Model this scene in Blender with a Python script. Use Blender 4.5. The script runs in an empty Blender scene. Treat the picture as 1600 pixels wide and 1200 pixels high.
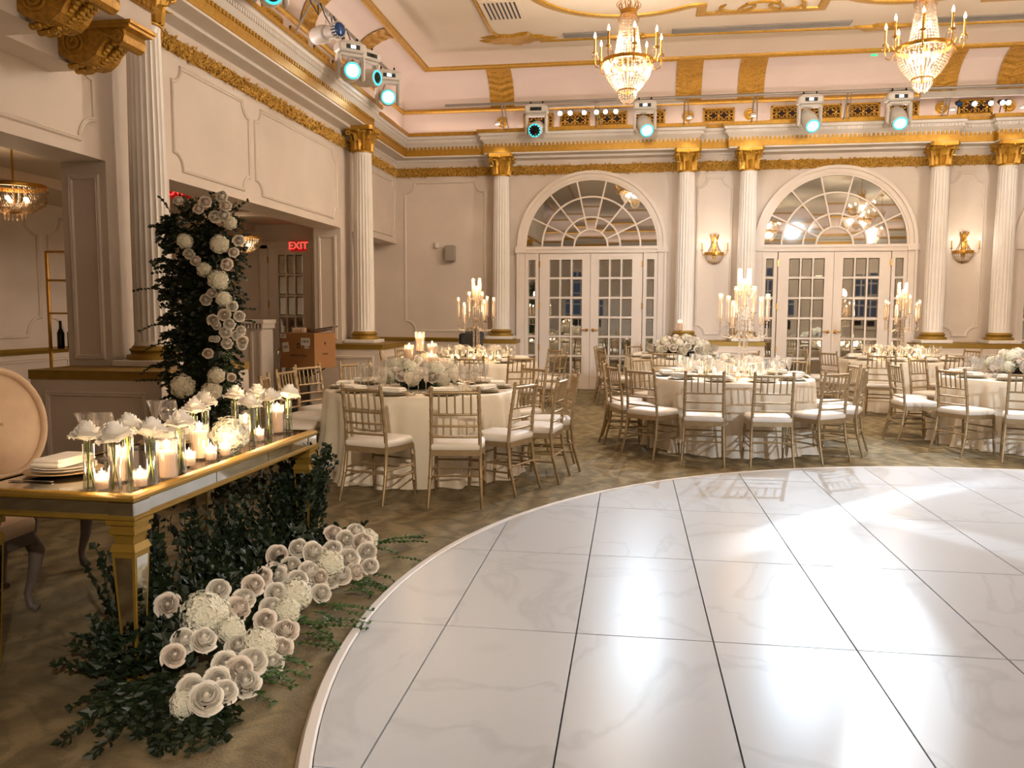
import bpy, math, random
import numpy as np
from mathutils import Matrix, Vector
random.seed(7)
PI = math.pi
SC = bpy.context.scene
COL = SC.collection

# ------------------------------------------------------------------ camera
FPX, YAW, PITCH, ROLL, EYE = 1269.6, 0.154927, 0.08777, 0.004129, 1.4895
_cy, _sy = math.cos(YAW), math.sin(YAW)
_cp, _sp = math.cos(PITCH), math.sin(PITCH)
_cr, _sr = math.cos(ROLL), math.sin(ROLL)
_f = np.array([-_sy, _cy, 0.]); _r0 = np.array([_cy, _sy, 0.]); _u0 = np.array([0, 0, 1.])
FW = _f * _cp - _u0 * _sp
_u1 = _u0 * _cp + _f * _sp
RT = _r0 * _cr + _u1 * _sr
UP = _u1 * _cr - _r0 * _sr
CAMP = np.array([0, 0, EYE])
cam = bpy.data.cameras.new('camera'); cam_ob = bpy.data.objects.new('camera', cam); COL.objects.link(cam_ob)
cam.sensor_fit = 'HORIZONTAL'; cam.sensor_width = 36.0; cam.lens = FPX / 1600 * 36.0; cam.clip_end = 100; cam.clip_start = 0.05
cam_ob.matrix_world = Matrix(((RT[0], UP[0], -FW[0], 0), (RT[1], UP[1], -FW[1], 0), (RT[2], UP[2], -FW[2], EYE), (0, 0, 0, 1)))
SC.camera = cam_ob

def ray(x, y): return FW * FPX + RT * (x - 800) - UP * (y - 600)
def atz(x, y, z):            # measured picture point -> place on the level z
    d = ray(x, y); return CAMP + d * (z - EYE) / d[2]
def aty(x, y, Y): d = ray(x, y); return CAMP + d * Y / d[1]
def atx(x, y, X): d = ray(x, y); return CAMP + d * X / d[0]

# ------------------------------------------------------------------ world, exposure
w = bpy.data.worlds.new('world'); SC.world = w; w.use_nodes = True
w.node_tree.nodes['Background'].inputs[0].default_value = (0.9, 0.75, 0.6, 1)
w.node_tree.nodes['Background'].inputs[1].default_value = 0.02
SC.view_settings.view_transform = 'Standard'; SC.view_settings.look = 'None'
SC.view_settings.exposure = 0.38; SC.view_settings.gamma = 1.0; SC.view_settings.use_curve_mapping = False
SC.cycles.use_denoising = True; SC.cycles.use_adaptive_sampling = True; SC.cycles.adaptive_threshold = 0.03
SC.cycles.max_bounces = 5; SC.cycles.diffuse_bounces = 3; SC.cycles.glossy_bounces = 3
SC.cycles.transmission_bounces = 3; SC.cycles.transparent_max_bounces = 8
SC.cycles.sample_clamp_indirect = 4.0; SC.cycles.sample_clamp_direct = 30.0
SC.cycles.caustics_reflective = False; SC.cycles.caustics_refractive = False

WARM = (1.0, 0.90, 0.785)
def light(name, kind, loc, power, color, radius=0.05, direction=None, **kw):
    l = bpy.data.lights.new(name, kind); l.energy = power; l.color = color
    if kind in ('POINT', 'SPOT'): l.shadow_soft_size = radius
    o = bpy.data.objects.new(name, l); COL.objects.link(o); o.location = loc
    if direction is not None:
        o.rotation_mode = 'QUATERNION'; o.rotation_quaternion = Vector(direction).to_track_quat('-Z', 'Y')
    for k, v in kw.items(): setattr(l, k, v)
    return o

# LED strips lying on the cornice shelf, behind the cornice edge, washing frieze and cove
COVE = (1.0, 0.82, 0.75)
def strip(name, loc, length, along_y, power, tilt):
    o = light(name, 'AREA', loc, power, COVE, direction=tilt, shape='RECTANGLE', size=length, size_y=0.05)
    q = Vector(tilt).normalized()
    ax = Vector((0, 1, 0)) if along_y else Vector((1, 0, 0))
    zz = -q; yy = zz.cross(ax).normalized(); xx = yy.cross(zz)
    o.rotation_mode = 'QUATERNION'; o.rotation_quaternion = Matrix((xx, yy, zz)).transposed().to_quaternion()
    return o
strip('cove_light_back', (3.6, 15.50, 4.870), 15.6, False, 60, (0, -0.75, 1))
strip('cove_light_left', (-4.50, 10.9, 4.870), 9.0, True, 36, (0.75, 0, 1))
strip('cove_light_right', (11.70, 8.0, 4.870), 14.0, True, 100, (-0.75, 0, 1))
strip('cove_light_front', (3.6, -5.70, 4.870), 15.6, False, 80, (0, 0.75, 1))
# moving-head beams from the back lighting bar, cool white, over the dance floor
COOL = (0.70, 0.85, 1.0)
def beam(name, loc, target, power, cone, blend, color=COOL, radius=.05):
    d = Vector(target) - Vector(loc)
    return light(name, 'SPOT', loc, power, color, radius, direction=d, spot_size=math.radians(cone), spot_blend=blend)
beam('beam_light', (2.90, 14.55, 4.62), (1.7, 5.2, 0), 1050, 46, .5, radius=.025)
beam('beam_light', (4.22, 14.55, 4.62), (3.4, 4.8, 0), 620, 48, .5, radius=.025)
beam('beam_light', (.10, 14.55, 4.62), (1.9, 4.4, 0), 650, 46, .6, radius=.025)
# cool stage beams from the unseen front bar, then two warm fill spots added
beam('beam_light', (6.4, -4.6, 4.9), (2.4, 11.2, .9), 2600, 27, .7, (0.74, 0.87, 1.0), .06)
beam('beam_light', (9.6, -4.6, 4.9), (4.6, 13.5, 1.6), 2400, 27, .7, (0.86, 0.93, 1.0), .06)
beam('beam_light', (3.4, -4.6, 4.9), (-1.75, 3.7, .2), 1300, 16, .8, (1.0, 0.90, 0.76), .06)  # added fill spot, unseen, brightens the floor flowers
beam('beam_light', (.6, -4.6, 4.9), (-2.1, 7.7, .9), 1500, 16, .8, (1.0, 0.86, 0.66), .06)  # added warm fill, no fixture, lifts the near left table
# the same head also throws a soft swirl gobo (two crossing ribbons of light) on the floor
def gobo(ob, bands):
    l = ob.data; l.use_nodes = True; nt = l.node_tree; N, L = nt.nodes, nt.links
    em = N['Emission']; tc = N.new('ShaderNodeTexCoord'); sx = N.new('ShaderNodeSeparateXYZ'); L.new(tc.outputs['Normal'], sx.inputs[0])
    def math_(op, a, b=None, c=None):
        n = N.new('ShaderNodeMath'); n.operation = op
        for i, q in enumerate((a, b, c)):
            if q is None: continue
            if hasattr(q, 'is_output'): L.new(q, n.inputs[i])
            else: n.inputs[i].default_value = q
        return n.outputs[0]
    az = math_('ABSOLUTE', sx.outputs[2]); u = math_('DIVIDE', sx.outputs[0], az); v = math_('DIVIDE', sx.outputs[1], az)
    def curve(x, vals, lo, hi):
        n = N.new('ShaderNodeFloatCurve'); c = n.mapping.curves[0]; m = len(vals)
        while len(c.points) < m: c.points.new(.5, .5)
        for i, q in enumerate(vals): c.points[i].location = (i/(m-1), (q-lo)/(hi-lo))
        n.mapping.update(); L.new(x, n.inputs['Value'])
        return math_('MULTIPLY_ADD', n.outputs[0], hi-lo, lo)
    tot = None
    for axis, s0, s1, cen, wid, inten in bands:
        p, t = (u, v) if axis == 'u' else (v, u)
        x = math_('DIVIDE', math_('SUBTRACT', p, s0), s1-s0)
        c = curve(x, cen, min(cen)-.01, max(cen)+.01); w_ = curve(x, wid, 0, .05); k = curve(x, inten, 0, 1.05)
        d = math_('DIVIDE', math_('ABSOLUTE', math_('SUBTRACT', t, c)), w_)
        mr = N.new('ShaderNodeMapRange'); mr.interpolation_type = 'SMOOTHSTEP'; mr.inputs[1].default_value = 1.35; mr.inputs[2].default_value = .55
        L.new(d, mr.inputs[0]); r = math_('MULTIPLY', mr.outputs[0], k)
        g = math_('MULTIPLY', math_('GREATER_THAN', x, 0.), math_('LESS_THAN', x, 1.)); r = math_('MULTIPLY', r, g)
        tot = r if tot is None else math_('MAXIMUM', tot, r)
    L.new(tot, em.inputs['Strength'])
gobo(beam('gobo_light', (2.90, 14.55, 4.62), (2.3, 5.0, 0), 6000, 40, .2, (0.80, 0.91, 1.0), .02), [
    ('v', -.04, .10, [.103,.100,.096,.090,.086,.088,.098,.112], [.007,.009,.010,.012,.0135,.014,.0135,.012], [0,.5,.9,1,1,.95,.85,.8]),
    ('u', -.10, .19, [-.146,-.127,-.110,-.090,-.062,-.034,-.008,.016], [.010,.011,.012,.013,.014,.014,.013,.012], [0,.25,.4,.5,.55,.5,.25,0]),
    ('u', -.03, .085, [.004,-.012,-.026,-.038,-.052], [.012,.012,.011,.009,.008], [.3,.35,.4,.4,.2])])

# ------------------------------------------------------------------ materials
def lin(c):
    if isinstance(c, str): c = tuple(int(c[i:i+2], 16) / 255 for i in (0, 2, 4))
    return tuple(x / 12.92 if x <= .04045 else ((x + .055) / 1.055) ** 2.4 for x in c)
def newmat(name):
    m = bpy.data.materials.new(name); m.use_nodes = True
    nt = m.node_tree; return m, nt, nt.nodes, nt.links, nt.nodes['Principled BSDF']
def mat(name, col, rough=.5, metal=0., noise=0., nscale=8., bump=0., bscale=60., coords='Object', **kw):
    m, nt, N, L, b = newmat(name)
    c = lin(col); b.inputs['Base Color'].default_value = (*c, 1); b.inputs['Roughness'].default_value = rough; b.inputs['Metallic'].default_value = metal
    for k, v in kw.items(): b.inputs[k].default_value = v
    tc = None
    if noise or bump: tc = N.new('ShaderNodeTexCoord')
    if noise:
        n = N.new('ShaderNodeTexNoise'); n.inputs['Scale'].default_value = nscale; n.inputs['Detail'].default_value = 4
        L.new(tc.outputs[coords], n.inputs['Vector'])
        r = N.new('ShaderNodeMapRange'); r.inputs[1].default_value = .3; r.inputs[2].default_value = .7; r.inputs[3].default_value = 1 - noise; r.inputs[4].default_value = 1 + noise
        L.new(n.outputs['Fac'], r.inputs[0])
        mx = N.new('ShaderNodeVectorMath'); mx.operation = 'SCALE'; mx.inputs[0].default_value = c
        L.new(r.outputs[0], mx.inputs['Scale']); L.new(mx.outputs[0], b.inputs['Base Color'])
    if bump:
        n2 = N.new('ShaderNodeTexNoise'); n2.inputs['Scale'].default_value = bscale; n2.inputs['Detail'].default_value = 3
        L.new(tc.outputs[coords], n2.inputs['Vector'])
        bp = N.new('ShaderNodeBump'); bp.inputs['Strength'].default_value = bump; bp.inputs['Distance'].default_value = .01
        L.new(n2.outputs['Fac'], bp.inputs['Height']); L.new(bp.outputs[0], b.inputs['Normal'])
    return m
def emat(name, col, strength, base='202020'):
    m, nt, N, L, b = newmat(name)
    b.inputs['Base Color'].default_value = (*lin(base), 1)
    b.inputs['Emission Color'].default_value = (*lin(col), 1); b.inputs['Emission Strength'].default_value = strength
    return m
def thin_glass(name, col, refl=.18, rough=.03, body=0.0):
    """clear thin glass: see-through with sharp reflections that grow at grazing angles"""
    m, nt, N, L, b = newmat(name); N.remove(b)
    tr = N.new('ShaderNodeBsdfTransparent'); tr.inputs[0].default_value = (*lin(col), 1)
    gl = N.new('ShaderNodeBsdfGlossy'); gl.inputs['Roughness'].default_value = rough; gl.inputs[0].default_value = (1, 1, 1, 1)
    lw = N.new('ShaderNodeLayerWeight'); lw.inputs[0].default_value = .35
    mr = N.new('ShaderNodeMapRange'); mr.inputs[3].default_value = refl * .35; mr.inputs[4].default_value = min(1, refl * 3.5)
    L.new(lw.outputs['Facing'], mr.inputs[0])
    mx = N.new('ShaderNodeMixShader'); L.new(mr.outputs[0], mx.inputs[0]); L.new(tr.outputs[0], mx.inputs[1]); L.new(gl.outputs[0], mx.inputs[2])
    out = N['Material Output']
    if body:
        d = N.new('ShaderNodeBsdfTranslucent'); d.inputs[0].default_value = (.95, .9, .85, 1)
        m2 = N.new('ShaderNodeMixShader'); m2.inputs[0].default_value = body
        L.new(mx.outputs[0], m2.inputs[1]); L.new(d.outputs[0], m2.inputs[2]); L.new(m2.outputs[0], out.inputs[0])
    else: L.new(mx.outputs[0], out.inputs[0])
    return m

M = {}
M['plaster'] = mat('plaster', 'd6c8ba', .62, noise=.05, nscale=1.6, bump=.05, bscale=30)
M['trim'] = mat('cream_trim', 'dccfc2', .5, noise=.03, nscale=3)
M['white_trim'] = mat('white_trim', 'e2dbd3', .45, noise=.03, nscale=5)
M['ceiling'] = mat('ceiling_paint', 'd8c6b0', .7, noise=.03, nscale=1.2)
M['cove'] = mat('cove_paint', 'd0bdb0', .7, noise=.03, nscale=1.5)
M['gold'] = mat('gilding', 'b5882f', .42, .5, noise=.16, nscale=22, bump=.25, bscale=45)
M['gold_dark'] = mat('gold_leaf_relief', 'aa7d28', .45, .45, noise=.3, nscale=30, bump=.5, bscale=60)
M['garland_gold'] = mat('garland_gilding', 'cfa24a', .42, .4, noise=.2, nscale=25)
M['gold_rail'] = mat('gold_paint_rail', '98782d', .42, .4, noise=.1, nscale=12)
M['brass'] = mat('brass', 'b98a3a', .28, .9, noise=.08, nscale=14)
M['champagne'] = mat('champagne_gold_lacquer', 'a08a68', .36, .45, noise=.10, nscale=25)
M['cushion'] = mat('ivory_vinyl', 'e3dacf', .5, noise=.03, nscale=9)
M['mirror'] = mat('mirror_glass', 'd6d9d4', .02, 1.0)
M['mirror_antique'] = mat('antique_mirror', 'cfcfc8', .06, 1.0, noise=.06, nscale=10)
M['black'] = mat('black_plastic', '101012', .5)
M['dark_metal'] = mat('dark_metal', '26241f', .4, .7)
M['grey_metal'] = mat('grey_metal', '9a938a', .4, .5, noise=.06, nscale=6)
M['fixture'] = mat('white_fixture_plastic', 'cfc9c0', .4, noise=.04, nscale=8)
M['vent_grey'] = mat('vent_grey', '988c82', .6)
M['grille_dark'] = mat('dark_void', '2a180e', .9)
M['glass'] = thin_glass('clear_glass', 'f4f4f2', .42, .05, .10)
M['vase_glass'] = thin_glass('vase_glass', 'eef0ea', .26)
M['hurricane'] = thin_glass('hurricane_glass', 'fff6ee', .2, .08, .14)
M['crystal'] = thin_glass('crystal', 'e6d8c4', .15, .12, .02)
M['crystal_bright'] = thin_glass('cut_crystal', 'f6ece0', .40, .10, .22)
M['dusk'] = emat('dusk_window_pane', '5a6f92', .16)
M['leaf'] = mat('dark_green_leaf', '1d2a14', .5, noise=.5, nscale=9)
M['leaf_light'] = mat('fern_green_leaf', '3c5a2c', .5, noise=.35, nscale=9)
M['stem'] = mat('green_stem', '6f7a34', .5)
def petal(name, c1, c2, sc=9.):
    m, nt, N, L, b = newmat(name)
    tc = N.new('ShaderNodeTexCoord'); n = N.new('ShaderNodeTexNoise'); n.inputs['Scale'].default_value = sc
    L.new(tc.outputs['Object'], n.inputs['Vector'])
    cr = N.new('ShaderNodeMix'); cr.data_type = 'RGBA'; cr.inputs[6].default_value = (*lin(c1), 1); cr.inputs[7].default_value = (*lin(c2), 1)
    L.new(n.outputs['Fac'], cr.inputs[0]); L.new(cr.outputs[2], b.inputs['Base Color'])
    b.inputs['Roughness'].default_value = .6
    t = N.new('ShaderNodeBsdfTranslucent'); L.new(cr.outputs[2], t.inputs[0])
    mx = N.new('ShaderNodeMixShader'); mx.inputs[0].default_value = .08
    L.new(b.outputs[0], mx.inputs[1]); L.new(t.outputs[0], mx.inputs[2]); L.new(mx.outputs[0], N['Material Output'].inputs[0])
    return m
M['rose'] = petal('cream_rose_petal', 'fbf5ea', 'f5ebda')
M['rose_blush'] = petal('blush_rose_petal', 'f8efe2', 'f1dfcd')
M['hydrangea'] = petal('hydrangea_petal', 'f4eedf', 'e6e3c6', 14)
M['flame'] = emat('candle_flame', 'ffdba6', 60)
m, nt, N, L, b = newmat('candle_wax')
b.inputs['Base Color'].default_value = (*lin('f7ecdc'), 1); b.inputs['Roughness'].default_value = .5
t = N.new('ShaderNodeBsdfTranslucent'); t.inputs[0].default_value = (*lin('ffeedd'), 1)
mx = N.new('ShaderNodeMixShader'); mx.inputs[0].default_value = .5
L.new(b.outputs[0], mx.inputs[1]); L.new(t.outputs[0], mx.inputs[2]); L.new(mx.outputs[0], N['Material Output'].inputs[0])
M['wax'] = m
M['bulb'] = emat('frosted_bulb', 'ffe6c4', 10)
M['lens_white'] = emat('lit_lens', 'eafcff', 30)
M['lens_teal'] = emat('teal_lens_rim', '39b6bd', 1.6)
M['lens_blue'] = mat('blue_glass_lens', '28487e', .08, .4)
M['lens_black'] = mat('dark_lens', '0b0d10', .12)
M['screen'] = emat('lit_display', 'e4f4ff', 3)
M['exit_red'] = emat('red_exit_letters', 'ff2a24', 4.0)
M['exit_face'] = emat('red_glow_face', 'a01612', .5, '5a0c0a')
M['green_led'] = emat('green_sign', '1fd672', 2.0)
M['porcelain'] = mat('porcelain', 'ece6dc', .25)
M['charger'] = mat('gold_rim_charger', 'c9b088', .3, .5)
M['linen_napkin'] = mat('napkin_linen', 'ede6da', .75, noise=.04, nscale=20)
M['silver'] = mat('silver', 'b8b4ac', .25, 1)
M['upholstery'] = mat('cream_upholstery', 'd8bfa4', .8, noise=.05, nscale=12, bump=.1, bscale=200)
M['chair_wood'] = mat('grey_painted_wood', '6d5f56', .5, noise=.15, nscale=10)
M['cardboard'] = mat('cardboard', '96683c', .8, noise=.06, nscale=4)
M['paper'] = mat('paper_label', 'd8d3c8', .7)
M['ink'] = mat('printing_ink', '2a1c12', .8)
M['ivory_cloth'] = mat('ivory_satin_cloth', 'dfd2bd', .5, noise=.05, nscale=4)
M['under'] = mat('dark_underlay', '4c4a48', .8)
M['edge_white'] = mat('white_edge_trim', 'dedbd9', .6)
M['wood_dark'] = mat('dark_wood', '4a3322', .5, noise=.2, nscale=6)
M['bottle'] = mat('dark_bottle_glass', '1d1a12', .1)
M['white_plastic'] = mat('off_white_plastic', 'd8d2c6', .5)

# carpet: tan ground with a large faded leafy figure
m, nt, N, L, b = newmat('patterned_carpet')
tc = N.new('ShaderNodeTexCoord')
n1 = N.new('ShaderNodeTexNoise'); n1.inputs['Scale'].default_value = 3.2; n1.inputs['Detail'].default_value = 8; n1.inputs['Distortion'].default_value = 3.0
wv = N.new('ShaderNodeTexWave'); wv.inputs['Scale'].default_value = 1.3; wv.inputs['Distortion'].default_value = 12; wv.inputs['Detail'].default_value = 6; wv.inputs['Detail Scale'].default_value = 1.6
n3 = N.new('ShaderNodeTexNoise'); n3.inputs['Scale'].default_value = 90
for q in (n1, wv, n3): L.new(tc.outputs['Object'], q.inputs['Vector'])
mxa = N.new('ShaderNodeMix'); mxa.data_type = 'RGBA'; mxa.inputs[6].default_value = (*lin('746649'), 1); mxa.inputs[7].default_value = (*lin('8f8160'), 1)
L.new(wv.outputs['Fac'], mxa.inputs[0])
mxb = N.new('ShaderNodeMix'); mxb.data_type = 'RGBA'; mxb.inputs[7].default_value = (*lin('5d533a'), 1)
mrr = N.new('ShaderNodeMapRange'); mrr.inputs[1].default_value = .48; mrr.inputs[2].default_value = .66; mrr.inputs[4].default_value = .7
L.new(n1.outputs['Fac'], mrr.inputs[0]); L.new(mrr.outputs[0], mxb.inputs[0]); L.new(mxa.outputs[2], mxb.inputs[6])
L.new(mxb.outputs[2], b.inputs['Base Color']); b.inputs['Roughness'].default_value = .95
bp = N.new('ShaderNodeBump'); bp.inputs['Strength'].default_value = .5; bp.inputs['Distance'].default_value = .01
L.new(n3.outputs['Fac'], bp.inputs['Height']); L.new(bp.outputs[0], b.inputs['Normal'])
M['carpet'] = m
# polished white marble-look dance floor panels
m, nt, N, L, b = newmat('white_marble_panel')
tc = N.new('ShaderNodeTexCoord'); oi = N.new('ShaderNodeObjectInfo')
ad = N.new('ShaderNodeVectorMath'); ad.operation = 'ADD'
sc_ = N.new('ShaderNodeVectorMath'); sc_.operation = 'SCALE'; sc_.inputs[0].default_value = (31, 17, 5); L.new(oi.outputs['Random'], sc_.inputs['Scale'])
L.new(tc.outputs['Object'], ad.inputs[0]); L.new(sc_.outputs[0], ad.inputs[1])
n1 = N.new('ShaderNodeTexNoise'); n1.inputs['Scale'].default_value = .9; n1.inputs['Detail'].default_value = 6; n1.inputs['Distortion'].default_value = 1.6
L.new(ad.outputs[0], n1.inputs['Vector'])
sb = N.new('ShaderNodeMath'); sb.operation = 'SUBTRACT'; sb.inputs[1].default_value = .5; L.new(n1.outputs['Fac'], sb.inputs[0])
ab = N.new('ShaderNodeMath'); ab.operation = 'ABSOLUTE'; L.new(sb.outputs[0], ab.inputs[0])
mr = N.new('ShaderNodeMapRange'); mr.inputs[1].default_value = 0; mr.inputs[2].default_value = .035; mr.inputs[3].default_value = .55; mr.inputs[4].default_value = 0
L.new(ab.outputs[0], mr.inputs[0])
mx = N.new('ShaderNodeMix'); mx.data_type = 'RGBA'; mx.inputs[6].default_value = (*lin('c5cad1'), 1); mx.inputs[7].default_value = (*lin('b3b8bf'), 1)
L.new(mr.outputs[0], mx.inputs[0]); L.new(mx.outputs[2], b.inputs['Base Color'])
b.inputs['Roughness'].default_value = .29; b.inputs['Specular IOR Level'].default_value = .11
M['marble'] = m

# ------------------------------------------------------------------ mesh building
class MB:
    def __init__(s): s.v = []; s.f = []
    def add(s, vs, fs, mtx=None):
        n = len(s.v)
        if mtx is not None: vs = [tuple(mtx @ Vector(p)) for p in vs]
        s.v += [tuple(p) for p in vs]; s.f += [tuple(n + i for i in f) for f in fs]; return s
    def merge(s, o, mtx=None): return s.add(o.v, o.f, mtx)
    def box(s, x0, y0, z0, x1, y1, z1, mtx=None):
        v = [(x0,y0,z0),(x1,y0,z0),(x1,y1,z0),(x0,y1,z0),(x0,y0,z1),(x1,y0,z1),(x1,y1,z1),(x0,y1,z1)]
        return s.add(v, [(0,3,2,1),(4,5,6,7),(0,1,5,4),(1,2,6,5),(2,3,7,6),(3,0,4,7)], mtx)
    def cbox(s, x0, y0, z0, x1, y1, z1, c, mtx=None):
        """box with chamfered vertical and horizontal edges"""
        def ring(i, z): return [(x0+i+c,y0+i,z),(x1-i-c,y0+i,z),(x1-i,y0+i+c,z),(x1-i,y1-i-c,z),(x1-i-c,y1-i,z),(x0+i+c,y1-i,z),(x0+i,y1-i-c,z),(x0+i,y0+i+c,z)]
        v = ring(c, z0) + ring(0, z0+c) + ring(0, z1-c) + ring(c, z1)
        f = [tuple(range(7,-1,-1)), tuple(range(24,32))]
        for k in range(3):
            for i in range(8): f.append((k*8+i, k*8+(i+1)%8, k*8+8+(i+1)%8, k*8+8+i))
        return s.add(v, f, mtx)
    def lathe(s, prof, n=16, c=(0,0,0), mtx=None, flute=None, a0=0):
        v = []; f = []
        for r, z in prof:
            for i in range(n):
                a = a0 + 2*PI*i/n; v.append((c[0]+r*math.cos(a), c[1]+r*math.sin(a), c[2]+z))
        m = len(prof)
        for j in range(m-1):
            for i in range(n): f.append((j*n+i, j*n+(i+1)%n, (j+1)*n+(i+1)%n, (j+1)*n+i))
        if prof[0][0] > 1e-5: f.append(tuple(range(n-1,-1,-1)))
        if prof[-1][0] > 1e-5: f.append(tuple((m-1)*n+i for i in range(n)))
        return s.add(v, f, mtx)
    def tube(s, pts, r, n=8, mtx=None, cap=True):
        pts = [Vector(p) for p in pts]; m = len(pts)
        rr = r if isinstance(r, (list, tuple)) else [r]*m
        v = []; f = []; prev = None
        for k, p in enumerate(pts):
            t = (pts[min(k+1,m-1)] - pts[max(k-1,0)]).normalized()
            if prev is None:
                a = Vector((0,0,1)) if abs(t.z) < .9 else Vector((1,0,0)); u = t.cross(a).normalized()
            else: u = (prev - t*prev.dot(t)).normalized()
            prev = u; w_ = t.cross(u)
            for i in range(n):
                a = 2*PI*i/n; v.append(tuple(p + (u*math.cos(a) + w_*math.sin(a))*rr[k]))
        for k in range(m-1):
            for i in range(n): f.append((k*n+i, k*n+(i+1)%n, (k+1)*n+(i+1)%n, (k+1)*n+i))
        if cap: f.append(tuple(range(n-1,-1,-1))); f.append(tuple((m-1)*n+i for i in range(n)))
        return s.add(v, f, mtx)
    def prism(s, poly, z0, z1, mtx=None):
        n = len(poly); v = [(x,y,z0) for x,y in poly] + [(x,y,z1) for x,y in poly]
        f = [tuple(range(n-1,-1,-1)), tuple(range(n,2*n))] + [(i,(i+1)%n,n+(i+1)%n,n+i) for i in range(n)]
        return s.add(v, f, mtx)
    def sphere(s, c, r, nu=10, nv=6, sz=1., mtx=None):
        return s.lathe([(max(1e-6, r*math.sin(PI*j/nv)), -r*sz*math.cos(PI*j/nv)) for j in range(nv+1)], nu, c, mtx)
    def sweep(s, prof, path, closed=False, capends=True):
        """profile of (outward, z) points swept along a level path; outward is to the right of the path"""
        m = len(path); P = [Vector((p[0], p[1], 0)) for p in path]; k = len(prof)
        v = []; f = []
        for i in range(m):
            a = P[i] - P[i-1] if (i > 0 or closed) else P[1] - P[0]
            b = P[(i+1) % m] - P[i] if (i < m-1 or closed) else a
            a = a.normalized(); b = b.normalized()
            if i == 0 and not closed: a = b
            n1 = Vector((a.y, -a.x, 0)); n2 = Vector((b.y, -b.x, 0)); o = (n1 + n2) / max(.2, 1 + n1.dot(n2))
            for p, z in prof: v.append((P[i].x + o.x*p, P[i].y + o.y*p, z))
        for i in range(m if closed else m-1):
            j = (i+1) % m
            for q in range(k-1): f.append((i*k+q, j*k+q, j*k+q+1, i*k+q+1))
        return s.add(v, f)
    def ribbon(s, pts, prof, up=(0,0,1)):
        """profile of (across, up) points swept along 3-d points that lie in the plane normal to 'up'"""
        P = [Vector(p) for p in pts]; U = Vector(up).normalized(); m = len(P); k = len(prof); v = []; f = []
        closed = (P[0]-P[-1]).length < 1e-6
        if closed: P = P[:-1]; m -= 1
        for i in range(m):
            a = (P[i]-P[i-1]).normalized() if (i > 0 or closed) else (P[1]-P[0]).normalized()
            b = (P[(i+1)%m]-P[i]).normalized() if (i < m-1 or closed) else a
            n1 = a.cross(U); n2 = b.cross(U); o = (n1+n2)/max(.3, 1+n1.dot(n2))
            for x, y in prof: v.append(tuple(P[i] + o*x + U*y))
        for i in range(m if closed else m-1):
            j = (i+1) % m
            for q in range(k-1): f.append((i*k+q, i*k+q+1, j*k+q+1, j*k+q))
        return s.add(v, f)
    def mesh(s, name, mt=None, smooth=None):
        me = bpy.data.meshes.new(name); me.from_pydata(s.v, [], s.f)
        if mt is not None: me.materials.append(M[mt] if isinstance(mt, str) else mt)
        if smooth:
            me.polygons.foreach_set('use_smooth', [True]*len(me.polygons))
            if smooth is not True: me.set_sharp_from_angle(angle=math.radians(smooth))
        me.update(); return me
    def build(s, name, mt, parent=None, smooth=None, loc=None):
        return put(name, s.mesh(name, mt, smooth), parent, loc)

def put(name, me, parent=None, loc=None, rz=0., rot=None, scale=None):
    o = bpy.data.objects.new(name, me); COL.objects.link(o)
    if parent is not None: o.parent = parent
    if loc is not None: o.location = loc
    if rot is not None: o.rotation_euler = rot
    elif rz: o.rotation_euler = (0, 0, rz)
    if scale is not None: o.scale = scale if hasattr(scale, '__len__') else (scale,)*3
    return o
def tag(o, label=None, cat=None, group=None, kind=None):
    if label: o['label'] = label
    if cat: o['category'] = cat
    if group: o['group'] = group
    if kind: o['kind'] = kind
    return o
def thing(name, label, cat, loc=(0,0,0), rz=0., group=None, rot=None, kind=None, scale=None):
    o = put(name, None, None, loc, rz, rot, scale); return tag(o, label, cat, group, kind)
def T(x=0, y=0, z=0, rz=0, rx=0, ry=0, s=1.):
    return Matrix.Translation((x,y,z)) @ Matrix.Rotation(rz,4,'Z') @ Matrix.Rotation(ry,4,'Y') @ Matrix.Rotation(rx,4,'X') @ Matrix.Scale(s,4)
def arc(cx, cy, r, a0, a1, n): return [(cx + r*math.cos(a0+(a1-a0)*i/n), cy + r*math.sin(a0+(a1-a0)*i/n)) for i in range(n+1)]
def text_mesh(s, size, mt, depth=.004):
    cu = bpy.data.curves.new('lettering', 'FONT'); cu.body = s; cu.size = size; cu.align_x = 'CENTER'; cu.align_y = 'CENTER'; cu.extrude = depth
    o = bpy.data.objects.new('lettering', cu); COL.objects.link(o)
    dg = bpy.context.evaluated_depsgraph_get(); me = bpy.data.meshes.new_from_object(o.evaluated_get(dg))
    bpy.data.objects.remove(o); bpy.data.curves.remove(cu)
    me.materials.clear(); me.materials.append(M[mt]); return me
# ================================================================== the room
XL, XR, YB, YF, ZC = -4.8, 12.0, 15.8, -6.0, 5.95
def struct(name, mb, mt, parent=None, smooth=None, label=None):
    o = mb.build(name, mt, parent, smooth)
    if parent is None: o['kind'] = 'structure'
    if label: o['label'] = label
    return o
def sempty(name, loc=(0,0,0), label=None):
    o = put(name, None, None, loc); o['kind'] = 'structure'
    if label: o['label'] = label
    return o
struct('floor', MB().box(-8.4, YF, -.1, XR, 16.0, 0), 'carpet')
struct('ceiling', MB().box(XL, YF, ZC, XR, YB, ZC+.15), 'ceiling')
wall_back = struct('wall_back', MB().box(-5.5, YB, 0, XR, YB+.2, ZC), 'plaster')
struct('wall_right', MB().box(XR, YF, 0, XR+.2, YB, ZC), 'plaster')
struct('wall_front', MB().box(-8.4, YF-.2, 0, XR, YF, ZC), 'plaster')
wl = MB().box(-5.25, YF, 2.84, XL, YB, ZC)
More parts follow.
